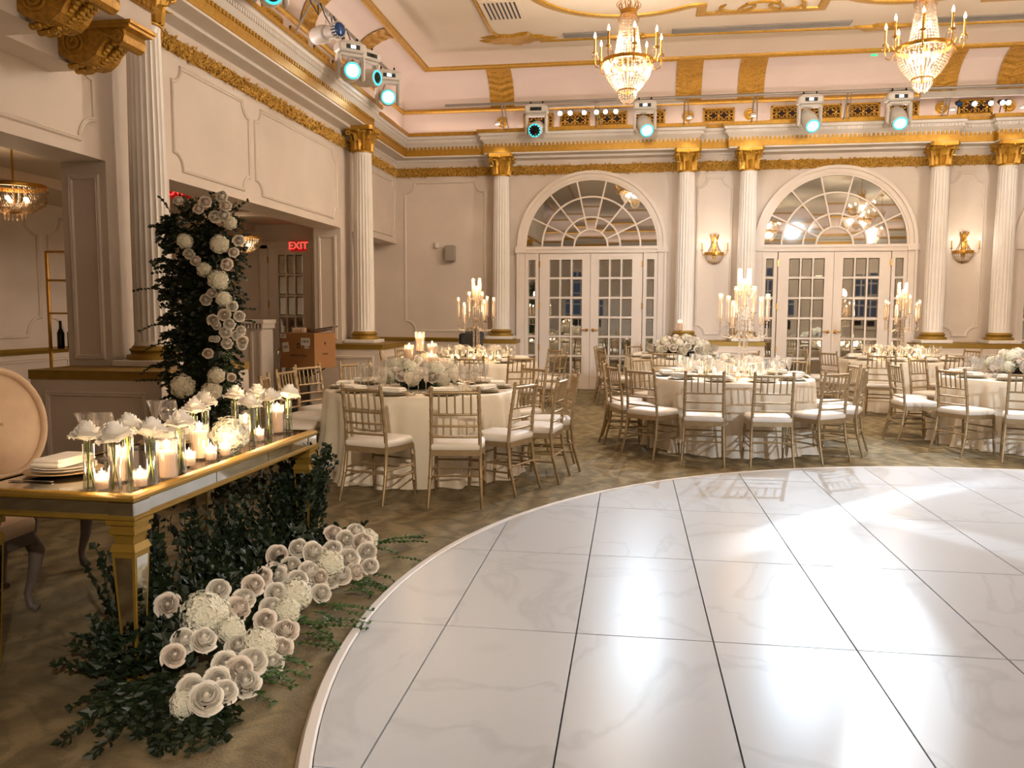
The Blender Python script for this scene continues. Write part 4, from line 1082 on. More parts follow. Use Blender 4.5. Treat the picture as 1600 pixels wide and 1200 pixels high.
def mound(key, label, w_, h, candles, seed, front=True):
    cx, cy = TABLES[key]['c']; q = random.Random(seed); z0 = .774
    o = thing('flower_centrepiece', label, 'flowers', (cx, cy, z0), group='low white flower mounds')
    MB().lathe([(.16,0),(.20,.02),(.22,.09),(.20,.10),(.0005,.09)], 24).build('bowl', 'dark_metal', o)
    fb = MB()
    for i in range(26): a = q.uniform(0,2*PI); spray(fb, (.12*math.cos(a)*w_/.38, .12*math.sin(a), .08), (math.cos(a),math.sin(a),q.uniform(-.1,.7)), .22*w_/.38, 5, .05, .012, q=q)
    fb2 = [(x,y,max(z,.004)) for x,y,z in fb.v]; fb.v = fb2
    tag(fb.build('foliage', 'leaf_light', o), kind='stuff')
    n_ = 40
    for i in range(n_):
        z = 1-(i+.5)/n_*.97; a = i*2.39996; r = math.sqrt(1-z*z); d = (r*math.cos(a), r*math.sin(a), z)
        loc = (d[0]*(w_-.05), d[1]*(w_-.05), .09+max(0.0,d[2])*(h-.12))
        (add_hyd if i % 3 == 0 else add_rose)(o, loc, (.16 if i % 3 == 0 else .115)*q.uniform(.9,1.15), d)
    for (px, py, stem, r, hh, gr, gh, lab) in candles:
        pillar_candle((cx+px, cy+py, z0), r, hh, gr, gh, lab, 'pillar candles in glass', stem, 8.0)
mound('A', 'low mound of white hydrangeas and roses on the near left table', .38, .30,
  [(-.03,.06,.34,.036,.13,.048,.19,'tallest pillar candle in glass above the near left flowers'),(-.09,-.10,.26,.036,.11,.046,.15,'left pillar candle in glass above the near left flowers'),
   (.10,.02,.27,.036,.12,.046,.15,'right pillar candle in glass above the near left flowers'),(.13,-.12,.21,.036,.09,.046,.12,'lowest pillar candle in glass, right of the near left flowers')], 5)
mound('F', 'wide mound of white flowers on the far middle table', .50, .36, [(-.03,0,.44,.036,.12,.046,.16,'pillar candle rising from the far middle flower mound')], 8)
mound('C', 'white hydrangea mound at the right edge of the picture', .42, .32, [], 9)
# ================================================================== chandeliers and sconces
OCT = ([(1,0,0),(0,1,0),(-1,0,0),(0,-1,0),(0,0,1.35),(0,0,-1.35)], [(0,1,4),(1,2,4),(2,3,4),(3,0,4),(1,0,5),(2,1,5),(3,2,5),(0,3,5)])
def bead(mb, p, r): mb.add([(p[0]+x*r, p[1]+y*r, p[2]+z*r) for x,y,z in OCT[0]], OCT[1])
def strands(mb, prof, n, beads, r, a0=0., a1=2*PI):
    """strings of cut beads following a profile of (radius, z)"""
    L_ = [0]
    for p, q_ in zip(prof[:-1], prof[1:]): L_.append(L_[-1]+math.hypot(q_[0]-p[0], q_[1]-p[1]))
    for k in range(n):
        a = a0+(a1-a0)*(k+.5)/n
        for j in range(beads):
            s = L_[-1]*(j+.5)/beads
            i = max(i for i in range(len(prof)-1) if L_[i] <= s+1e-9); t = (s-L_[i])/(L_[i+1]-L_[i])
            rr = prof[i][0]+(prof[i+1][0]-prof[i][0])*t; z = prof[i][1]+(prof[i+1][1]-prof[i][1])*t
            bead(mb, (rr*math.cos(a), rr*math.sin(a), z), r)
def band(r0, r1, z0, z1, n=48):
    mb = MB()
    for r, z in ((r0,z0),(r1,z0),(r1*1.02,(z0+z1)/2),(r1,z1),(r0,z1),(r0,z0)):
        for i in range(n): a = 2*PI*i/n; mb.v.append((r*math.cos(a), r*math.sin(a), z))
    for j in range(5):
        for i in range(n): mb.f.append((j*n+i,j*n+(i+1)%n,(j+1)*n+(i+1)%n,(j+1)*n+i))
    return mb
# everything is measured from the lowest bead (z = 0)
cw = band(.085,.10,1.07,1.13)
for k in range(12):
    a = k*PI/6; cw.tube([(.1*math.cos(a),.1*math.sin(a),1.12),(.125*math.cos(a),.125*math.sin(a),1.19),(.10*math.cos(a),.10*math.sin(a),1.25 if k%2 else 1.22)], [.008,.006,.002], 5)
for k in range(6):
    a = k*PI/3; pts = [((.11+.045*math.sin(t*5))*math.cos(a), (.11+.045*math.sin(t*5))*math.sin(a), 1.14+.16*t) for t in [i/8 for i in range(9)]]; cw.tube(pts, .004, 4)
ME_CROWN = cw.mesh('crown', 'brass', 40)
ME_RING = band(.295,.315,.485,.53).mesh('ring', 'brass', 40)
up = MB(); strands(up, [(.095,1.08),(.10,1.0),(.115,.9),(.135,.75),(.155,.62),(.175,.54)], 30, 15, .0125); strands(up, [(.095,1.08),(.13,1.02),(.105,.97)], 16, 5, .011)
ME_UPPER = up.mesh('upper_crystal_strands', 'crystal')
lo = MB(); strands(lo, [(.30,.485),(.29,.42),(.26,.33),(.20,.24),(.125,.16)], 34, 12, .0135); strands(lo, [(.20,.52),(.24,.44),(.22,.36),(.16,.28)], 20, 8, .012); strands(lo, [(.31,.48),(.325,.45),(.31,.42)], 34, 2, .011)
ME_LOWER = lo.mesh('crystal_basket', 'crystal')
dr = MB(); strands(dr, [(.115,.15),(.105,.08),(.06,.02),(.005,0)], 18, 7, .012); ME_DROP = dr.mesh('crystal_pendant', 'crystal'); ME_SMALLRING = band(.11,.12,.15,.165,32).mesh('small_ring', 'brass', 40)
arm = MB(); arm.tube([(.31,0,.50),(.35,0,.42),(.40,0,.44),(.42,0,.53),(.415,0,.60)], .008, 6); arm.lathe([(.006,.58),(.034,.60),(.036,.61),(.012,.615),(.011,.76),(.018,.775),(.014,.78)], 10, (.415,0,0))
arm.tube([(.31,0,.52),(.34,0,.58),(.375,0,.57),(.37,0,.52),(.345,0,.53)], .004, 4)
ME_ARM = arm.mesh('arm', 'brass', 50)
ME_ARMB = MB().lathe([(.0005,.775),(.014,.79),(.016,.81),(.008,.84),(.0005,.86)], 8, (.415,0,0)).mesh('flame_bulb', 'bulb', True)
bd = MB(); strands(bd, [(.036,.60),(.036,.545)], 6, 2, .009); bd.v = [(x+.415,y,z) for x,y,z in bd.v]; ME_ARMD = bd.mesh('bobeche_drops', 'crystal')
inb = MB()
for k in range(6): inb.sphere((.15*math.cos(k*PI/3), .15*math.sin(k*PI/3), .40), .022, 8, 6, 1.4)
for k in range(4): inb.sphere((.07*math.cos(k*PI/2), .07*math.sin(k*PI/2), .78), .018, 8, 6, 1.4)
ME_INNER = inb.mesh('inner_bulbs', 'bulb', True)
stf = MB().tube([(0,0,.1),(0,0,1.2)], .012, 8).mesh('stem', 'brass')
def chain_mb(z0, z1):
    mb = MB(); n_ = int((z1-z0)/.045)
    for k in range(n_):
        z = z0+(k+.5)*(z1-z0)/n_; pts = [(.013*math.cos(q), 0, z+.028*math.sin(q)) for q in [i*PI/4 for i in range(9)]]
        mb.tube(pts, .004, 4, Matrix.Rotation(k*PI/2,4,'Z'), cap=False)
    mb.lathe([(.06,z1-.03),(.07,z1-.01),(.07,z1)], 16); return mb
def chandelier(x, y, z, label, power, a0=0.):
    o = thing('chandelier', label, 'chandelier', (x, y, z), a0, 'crystal empire chandeliers')
    for nm, me in (('crown',ME_CROWN),('ring',ME_RING),('upper_crystal_strands',ME_UPPER),('crystal_basket',ME_LOWER),('crystal_pendant',ME_DROP),('small_ring',ME_SMALLRING),('inner_bulbs',ME_INNER),('stem',stf)):
        q = put(nm, me, o)
        if nm in ('upper_crystal_strands','crystal_basket','crystal_pendant','inner_bulbs'): q['kind'] = 'stuff'
    for k in range(8):
        q = put('arm', ME_ARM, o, rz=k*PI/4); put('flame_bulb', ME_ARMB, q); put('bobeche_drops', ME_ARMD, q)
    chain_mb(1.2, ZC-z-.001).build('chain', 'brass', o)
    light('chandelier_light', 'POINT', (x, y, z+.36), power*.6, WARM, .10); light('chandelier_light', 'POINT', (x, y, z+.72), power*.5, WARM, .08)
CP = 340
chandelier(-.20, 10.54, 4.10, 'crystal chandelier hanging left of centre above the tables', CP, .2)
chandelier(3.25, 10.51, 4.10, 'crystal chandelier hanging at the upper right', CP, .45)
chandelier(6.70, 10.5, 4.10, 'crystal chandelier beyond the right edge, seen in the mirrors', CP)
for x, y, l_, k_ in ((3.25,4.2,'left one',.10),(6.7,4.2,'right one',.4),(5.0,-2.2,'nearest the front wall on the left',.3),(9.,-2.2,'nearest the front wall on the right',.7)):
    chandelier(x, y, 4.10, 'crystal chandelier over the dance floor in the mirrors, '+l_, CP*k_)
# wall sconces
def sconce(x, z, label):
    o = thing('wall_sconce', label, 'sconce', (x, YB, z), group='crystal wall sconces')
    pl = MB().lathe([(.0005,0),(.05,.0),(.04,.02),(.0005,.03)], 12, mtx=Matrix.Rotation(PI/2,4,'X'))
    for s in (-1,1):
        for k in range(3): pl.tube([(0,-.02,.16),(s*(.03+.02*k),-.03,.26+.04*k),(s*(.05+.012*k),-.04,.20+.06*k),(s*.01,-.03,.18)], .009, 5)
    for k in range(5): pl.tube([(0,-.02,.28),((k-2)*.022,-.04,.36)], [.01,.003], 5)
    pl.box(-.03,-.03,-.1,.03,0,.30); pl.build('backplate', 'brass', o, smooth=50)
    mb = MB(); n_ = 24
    for r, zz in ((.165,-.05),(.175,-.05),(.178,-.02),(.175,.01),(.165,.01),(.165,-.05)):
        for i in range(n_+1): a = PI+PI*i/n_; mb.v.append((r*math.cos(a), r*.75*math.sin(a), zz))
    for j in range(5):
        for i in range(n_): mb.f.append((j*(n_+1)+i,j*(n_+1)+i+1,(j+1)*(n_+1)+i+1,(j+1)*(n_+1)+i))
    mb.build('half_ring', 'brass', o, smooth=40)
    cb = MB(); strands(cb, [(.165,-.05),(.15,-.11),(.10,-.18),(.01,-.21)], 14, 7, .012, PI, 2*PI); strands(cb, [(.04,.24),(.07,.12),(.12,.02)], 9, 8, .011, PI, 2*PI); tag(cb.build('crystal_strands', 'crystal', o), kind='stuff')
    for s in (-1,0,1):
        ax, ay = (s*.23, -.10) if s else (0, -.20)
        ab_ = MB().tube([(ax*.7,ay*.6,-.02),(ax*.9,ay*.95,-.05),(ax,ay,0),(ax,ay,.03)], .007, 6); ab_.lathe([(.006,.03),(.03,.04),(.03,.046),(.01,.05),(.010,.17),(.014,.18)], 10, (ax,ay,0))
        q = ab_.build('arm', 'brass', o, smooth=50); MB().lathe([(.0005,.18),(.012,.193),(.013,.21),(.006,.235),(.0005,.25)], 8, (ax,ay,0)).build('flame_bulb', 'bulb', q, smooth=True)
    light('sconce_light', 'POINT', (x, YB-.24, z+.14), 3.5, WARM, .06)
sconce(1.36, 2.62, 'gold and crystal wall sconce between the two mirrored doors'); sconce(5.71, 2.62, 'gold and crystal wall sconce at the right end of the back wall')
# low basket chandeliers in the side hall
def hall_basket(p, label):
    o = thing('basket_chandelier', label, 'chandelier', p, group='basket chandeliers in the side hall')
    band(.27,.285,.16,.20).build('ring', 'brass', o, smooth=40)
    mb = MB(); strands(mb, [(.285,.16),(.29,.10),(.26,.02),(.17,-.04),(.02,-.06)], 40, 13, .014); strands(mb, [(.22,.12),(.2,.04),(.1,0)], 24, 6, .013); tag(mb.build('crystal_basket', 'crystal', o), kind='stuff')
    mb = MB(); strands(mb, [(.09,-.05),(.085,-.13)], 14, 4, .012); tag(mb.build('crystal_pendant', 'crystal', o), kind='stuff')
    MB().tube([(0,0,.0),(0,0,3.05-p[2])], .01, 6).build('stem', 'brass', o)
    mb = MB()
    for k in range(5): mb.sphere((.13*math.cos(k*1.2566), .13*math.sin(k*1.2566), .06), .022, 8, 6)
    mb.build('inner_bulbs', 'bulb', o, smooth=True)
    light('hall_light', 'POINT', (p[0],p[1],p[2]+.08), 6, (1,.70,.42), .12)
hall_basket(tuple(aty(22, 322, 7.0)), 'crystal basket chandelier in the side hall at the left edge')
hall_basket((-6.1, 11.9, 2.45), 'crystal basket chandelier half hidden behind the flower pillar')

# ================================================================== stage lighting
def truss_pipe(name, pts, r, label):
    tag(MB().tube(pts, r, 10).build(name, 'grey_metal', smooth=40), label, 'pipe')
o = thing('lighting_bar', 'long grey lighting bar along the back cornice', 'lighting bar', (0, 14.95, 5.27))
MB().tube([(-3.6,0,0),(9.0,0,0)], .025, 10).build('pipe', 'grey_metal', o, smooth=40)
MB().box(-2.0,-.03,-.10,.7,.02,-.05).build('cable_tray', 'grey_metal', o); MB().box(4.6,-.03,-.16,6.6,.02,-.06).build('cable_tray', 'grey_metal', o)
for x in (-2.55, -.85, .72, 1.9, 3.45, 5.05):
    MB().tube([(x,0,0),(x,.28,-.40)], .014, 8).build('standoff', 'grey_metal', o); MB().tube([(x+.05,0,0),(x+.09,.28,-.40)], .010, 8).build('standoff', 'grey_metal', o)
o = thing('lighting_bar', 'grey lighting bar along the left wall cornice', 'lighting bar', (-4.05, 0, 5.34))
MB().tube([(0,7.6,0),(0,13.2,0)], .025, 10).build('pipe', 'grey_metal', o, smooth=40)
for y in (8.2, 9.9, 11.5, 13.1): MB().tube([(0,y,0),(-.28,y,-.47)], .014, 8).build('standoff', 'grey_metal', o)
cb = MB()
for k in range(4):
    y = 9.6+k*.45; cb.tube([(.03,y,0),(.06,y+.1,-.14),(.02,y+.22,-.10),(.05,y+.34,-.18),(.0,y+.45,-.02)], .008, 5)
cb.build('cables', 'black', o, smooth=True)
def lathe_dir(prof, n=22): return MB().lathe(prof, n)
ME_HEAD = lathe_dir([(.02,-.20),(.08,-.19),(.105,-.12),(.115,0),(.11,.12),(.102,.17),(.096,.172)]).mesh('head', 'fixture', 40)
ME_LENSR = lathe_dir([(.096,.168),(.096,.178),(.072,.18),(.072,.17)]).mesh('lens_rim', 'lens_teal', 40)
ME_LENS = {k: lathe_dir([(.074,.172),(.05,.178),(.0005,.18)]).mesh('lens', k, 40) for k in ('lens_white','lens_black','lens_blue')}
led = MB()
for i in range(19):
    rr, a = (0,0) if i == 0 else (.04,(i-1)*PI/3) if i < 7 else (.075,(i-7)*PI/6); led.sphere((rr*math.cos(a), rr*math.sin(a), .178), .013, 8, 4)
ME_LED = led.mesh('led_cells', 'lens_black', True)
def mover(loc, aim, lens, label, sc=1., rz=0., base_screen=True, black=False):
    """hanging moving-head fixture: base box, two yoke arms, tilting head with lens"""
    o = thing('moving_head_light', label, 'stage light', loc, rz, 'white moving-head stage lights', scale=sc)
    b_ = MB(); b_.cbox(-.17,-.11,-.15,.17,.11,-.04,.02); b_.cbox(-.12,-.09,-.06,.12,.09,-.02,.01); b_.build('base', 'fixture', o)
    for s in (-1,1): MB().tube([(s*.09,0,-.03),(s*.09,0,.035)], .012, 6).build('clamp', 'dark_metal', o)
    if base_screen:
        MB().box(-.085,-.114,-.125,.085,-.108,-.075).build('display_panel', 'black', o); MB().box(-.03,-.118,-.118,.03,-.113,-.082).build('display', 'screen' if lens == 'lens_white' else 'lens_black', o)
    y_ = MB(); y_.cbox(-.15,-.06,-.19,.15,.06,-.15,.015)
    for s in (-1,1): y_.cbox(min(s*.125,s*.17),-.065,-.46,max(s*.125,s*.17),.065,-.16,.02)
    y_.build('yoke', 'fixture', o)
    h = put('head', ME_HEAD, o, (0,0,-.37)); h.rotation_mode = 'QUATERNION'
    loc_aim = Matrix.Rotation(-rz,3,'Z') @ Vector(aim).normalized(); h.rotation_quaternion = loc_aim.to_track_quat('Z','Y')
    put('lens_rim', ME_LENSR, h); put('lens', ME_LENS[lens], h)
    if black: put('led_cells', ME_LED, h)
    return o
mover((-1.90,14.92,5.24), (-.05,-1,-.35), 'lens_black', 'stage light with a black lens over the first mirrored arch', 1.2, black=True, base_screen=True)
mover((.03,14.92,5.24), (.25,-1,-.75), 'lens_white', 'stage light with a lit lens right of the first chandelier', 1.2)
mover((2.82,14.92,5.24), (.2,-1,-.8), 'lens_white', 'stage light with a lit lens left of the second mirrored arch', 1.2)
mover((4.26,14.92,5.24), (-.05,-1,-.8), 'lens_white', 'stage light with a lit lens below the second chandelier', 1.2)
mover((-4.0,12.75,5.30), (.35,-1,-.25), 'lens_white', 'brightest stage light, in the left corner of the room', 1.15, rz=.5)
mover((-4.0,11.05,5.20), (.55,-1,-.15), 'lens_white', 'lower lit stage light of the cluster on the left cornice', 1.15, rz=.7)
mover((-4.0,11.75,5.30), (1,-.35,-.1), 'lens_black', 'stage light with a dark lens in the cluster on the left cornice', 1.1, rz=1.0)
mover((-4.0,8.6,5.30), (.6,-1,-.3), 'lens_black', 'stage light cut off at the top of the left cornice', 1.1, rz=.7)
# profile spot with blue lens
o = thing('profile_spotlight', 'white profile spotlight with a blue lens on the left cornice', 'stage light', (-4.02,10.3,5.06)); o.rotation_mode = 'QUATERNION'; o.rotation_quaternion = Vector((.75,-.5,-.05)).to_track_quat('Z','Y')
MB().lathe([(.06,-.28),(.105,-.27),(.115,-.1),(.10,-.02),(.075,0)], 20).build('lamp_housing', 'fixture', o, smooth=40)
MB().lathe([(.075,0),(.085,.01),(.085,.17),(.09,.18)], 20).build('lens_tube', 'fixture', o, smooth=40)
for k in range(16): a = k*PI/8; MB().box(.084,-.008,.17,.102,.008,.26,Matrix.Rotation(a,4,'Z')).build('fin', 'fixture', o)
MB().lathe([(.084,.17),(.084,.25),(.06,.262),(.0005,.268)], 20).build('lens', 'lens_blue', o, smooth=40)
MB().tube([(0,0,-.05),(0,.16,-.05),(0,.26,.0)], .012, 6).build('yoke', 'fixture', o)
# small par cans on the bar
def par(x, z, lit, label, grp):
    o = thing('par_light', label, 'stage light', (x, 14.9, z), group=grp); o.rotation_euler = (math.radians(112), 0, 0)
    MB().lathe([(.02,-.09),(.038,-.08),(.042,.0),(.045,.05),(.040,.05)], 14).build('can', 'dark_metal', o, smooth=40)
    MB().lathe([(.038,.051),(.0005,.056)], 14).build('lens', 'lens_white' if lit else 'lens_blue', o)
    MB().box(-.004,-.16,-.01,.004,-.03,.01).build('bracket', 'dark_metal', o)
for i, x in enumerate((-1.47,-1.29,-1.04,-.82,-.66,-.48)): par(x, 5.06, True, 'small lit spot, number %s from the left over the first arch' % ('one','two','three','four','five','six')[i], 'small spots over the first arch')
for i, x in enumerate((5.20,5.43,5.68,5.86,5.95)): par(x, 4.99, i != 0, 'small lit spot, number %s from the left at the upper right' % ('one','two','three','four','five')[i], 'small spots at the upper right')
# little shaded lamps on the cornice edge that light each capital from above
for (x, y, lab, dx, dy) in [(q, 15.06, l, 0, 1) for q, l in zip(COLX[:5], ('first','second','third','fourth','fifth'))] + [(-4.06, 12.95, 'left wall far', -1, 0), (-4.06, 7.02, 'left wall near', -1, 0)]:
    o = thing('capital_lamp', 'small puck lamp on the cornice above the %s column' % lab, 'lamp', (x, y, 4.93), group='puck lamps above the capitals')
    MB().lathe([(.045,0),(.05,.01),(.05,.035),(.02,.05)], 16).build('housing', 'white_plastic', o, smooth=40); MB().lathe([(.0005,-.002),(.042,-.002),(.042,0)], 16).build('diffuser', 'screen', o)
    MB().box(-.01,-.01,.01,.01,.01,.03, T(0,0,0)).build('clip', 'grey_metal', o)
    p = (x, y-.06 if dy else y, 4.86) if dy else (x+.06, y, 4.86)
    light('capital_spot', 'SPOT', p, 22, (1,.82,.6), .03, direction=((dx*.45, dy*.45, -1)), spot_size=math.radians(60), spot_blend=.6)
# ================================================================== mirrored head table
HX0, HX1, HY0, HY1, HZ = -2.70, -1.94, 2.85, 4.66, .77
ht = thing('mirrored_table', 'gold-edged mirrored head table covered with candles and roses', 'table', (0,0,0))
MB().box(HX0+.02,HY0+.02,HZ-.012,HX1-.02,HY1-.02,HZ).build('mirror_top', 'mirror_antique', ht)
GP = [(-.03,HZ+.004),(0,HZ+.002),(.012,HZ-.008),(.012,HZ-.02),(.0,HZ-.028),(-.02,HZ-.03)]
RP = [(HX0,HY0),(HX0,HY1),(HX1,HY1),(HX1,HY0)]
MB().sweep(GP, RP[::-1], closed=True).build('gold_rim', 'gold_rail', ht, smooth=40)
MB().sweep([(-.03,.672),(.004,.668),(.014,.676),(.014,.688),(.0,.694),(-.02,.694)], RP[::-1], closed=True).build('gold_lower_rim', 'gold_rail', ht, smooth=40)
MB().box(HX0+.03,HY0+.03,.675,HX1-.03,HY1-.03,HZ-.012).build('core', 'wood_dark', ht)
def apron(p0, p1, n, sx, sy):
    for k in range(n):
        a = [p0[i]+(p1[i]-p0[i])*(k/n) for i in (0,1)]; b_ = [p0[i]+(p1[i]-p0[i])*((k+1)/n) for i in (0,1)]
        x0, x1 = sorted((a[0], b_[0]+sx)); y0, y1 = sorted((a[1], b_[1]+sy))
        MB().box(x0+(.003 if sx == 0 else 0), y0+(.003 if sy == 0 else 0), .692, x1-(.003 if sx == 0 else 0), y1-(.003 if sy == 0 else 0), HZ-.027).build('apron_mirror', 'mirror_antique', ht)
apron((HX1-.012,HY0+.10),(HX1-.012,HY1-.10),3,.012,0); apron((HX0,HY0+.10),(HX0,HY1-.10),3,.012,0); apron((HX0+.1,HY0),(HX1-.1,HY0),1,0,.012); apron((HX0+.1,HY1-.012),(HX1-.1,HY1-.012),1,0,.012)
for lx, ly in ((HX0,HY0),(HX0,HY1-.1),(HX1-.1,HY0),(HX1-.1,HY1-.1)):
    cx_, cy_ = lx+.05, ly+.05
    MB().cbox(-.056,-.056,.668,.056,.056,HZ-.026,.003).build('corner_block', 'mirror_antique', ht, loc=(cx_,cy_,0))
    def sq(w0, z0, w1, z1): return [(-w0,-w0,z0),(w0,-w0,z0),(w0,w0,z0),(-w0,w0,z0),(-w1,-w1,z1),(w1,-w1,z1),(w1,w1,z1),(-w1,w1,z1)]
    F6 = [(0,3,2,1),(4,5,6,7),(0,1,5,4),(1,2,6,5),(2,3,7,6),(3,0,4,7)]
    lg = MB()
    for w0,z0,w1,z1 in ((.062,.655,.062,.672),(.050,.635,.050,.655),(.056,.615,.056,.635),(.038,.575,.046,.615),(.056,.545,.046,.575),(.026,0,.050,.545)): lg.add(sq(w0,z0,w1,z1), F6)
    l_ = lg.build('leg', 'gold_rail', ht, loc=(cx_,cy_,0))
    ins = MB()
    for k in range(4):
        m_ = Matrix.Rotation(k*PI/2,4,'Z'); ins.add([(-.018,-.0285,.02),(.018,-.0285,.02),(.037,-.0500,.52),(-.037,-.0500,.52)], [(0,1,2,3)], m_)
    ins.build('leg_mirror', 'mirror_antique', l_)
# things on the head table: places read off the photograph on the table top
G1, G2, G3 = 'roses in slim vases on the head table', 'pillar candles on the head table', 'votives on the head table'
def ontop(px, py): p = atz(px, py, HZ+.005); return (float(min(HX1-.04, p[0])), float(max(HY0+.05, min(HY1-.05, p[1]))), HZ+.004)
for i, (px, py, d, lab) in enumerate(((134,768,.115,'rose in a slim vase at the near left of the head table'),(173,770,.125,'rose in a slim vase nearest the head table corner'),(202,748,.12,'rose in a slim vase, third from the table corner'),
    (238,757,.12,'rose in a slim vase left of the tall glass candle'),(283,738,.115,'rose in a slim vase right of the tall glass candle'),(303,708,.115,'rose in a slim vase left of the hydrangea ball'),(322,690,.12,'rose in a slim vase behind the hydrangea ball'),
    (368,676,.12,'rose in a slim vase just right of the hydrangea ball'),(394,694,.11,'rose in a slim vase fourth from the far table end'),(402,672,.12,'rose in a slim vase third from the far table end'),(421,681,.11,'rose in a slim vase second from the far table end'),(451,674,.125,'rose in a slim vase at the far end of the head table'))):
    bud_vase(ontop(px,py), 'cream '+lab, G1, d*.95, 1.0)
pillar_candle(ontop(262,746), .032, .11, .042, .165, 'tall pillar candle in glass near the head table corner', G2, power=10)
pillar_candle(ontop(313,716), .034, .13, .044, .17, 'broad pillar candle in glass left of the hydrangea ball', G2, power=10)
pillar_candle(ontop(186,752), .026, .10, .034, .15, 'pillar candle behind the near corner vases', G2, power=8)
pillar_candle(ontop(385,688), .028, .10, .036, .15, 'pillar candle in glass right of the hydrangea ball', G2, power=8)
pillar_candle(ontop(434,676), .030, .13, .038, .17, 'pillar candle in glass near the far end of the head table', G2, power=10)
for px, py, lab in ((220,760,'votive candle at the table edge near the corner'),(296,728,'votive candle in front of the broad pillar candle'),(330,719,'votive candle touching the hydrangea ball'),(405,689,'votive candle right of the hydrangea ball'),(352,712,'votive candle hidden by the hydrangea ball'),(160,764,'votive candle between the two nearest vases')):
    votive(ontop(px,py), 'glowing '+lab, G3, 4.0)
p = ontop(360,704); hb = thing('hydrangea_ball', 'large blush hydrangea head resting on the head table', 'flowers', p); add_hyd(hb, (0,0,.085), .20, (.6,-.6,.5))
ME_COUPE = lathe_open([(.0005,0),(.036,0),(.034,.004),(.007,.01),(.005,.02),(.005,.08),(.010,.095),(.018,.15),(.030,.19),(.046,.225)], 20).mesh('flared_glass', 'glass', 50)
ME_BALLOON = lathe_open([(.0005,0),(.037,0),(.034,.004),(.007,.01),(.005,.02),(.005,.09),(.014,.10),(.040,.125),(.05,.16),(.049,.19),(.042,.225)], 20).mesh('balloon_glass', 'glass', 50)
for me, px, py, lab in ((ME_COUPE,123,646,'flared crystal glass beside the near plate on the head table'),(ME_BALLOON,161,646,'balloon wine glass beside the near flared glass'),(ME_COUPE,227,626,'flared crystal glass in the middle of the head table'),(ME_BALLOON,262,626,'balloon wine glass in the middle of the head table')):
    p = atz(px, py, HZ+.225); tag(put(me.name.split('.')[0], me, None, (max(HX0+.06, p[0]), p[1], HZ+.002)), lab, 'glass', 'crystal stemware on the head table')
for y, lab in ((3.22,'near'),(4.05,'far')):
    s = thing('place_setting', 'stacked white plates on a charger at the %s end of the head table' % lab, 'plate', (-2.52,y,HZ+.001), group='head table settings')
    put('charger', ME_CHARGER, s); put('plate', ME_PLATE, s); put('soup_plate', ME_PLATE, s, (0,0,.012))
    tag(put('napkin', ME_NAP, None, (-2.52,y,HZ+.018)), 'folded napkin on the %s plate stack of the head table' % lab, 'napkin', 'head table napkins')
    tag(put('table_knife', ME_KNIFE, None, (-2.52,y-.20,HZ+.003), rz=PI/2), 'silver knife left of the %s head table plate' % lab, 'knife', 'head table knives')
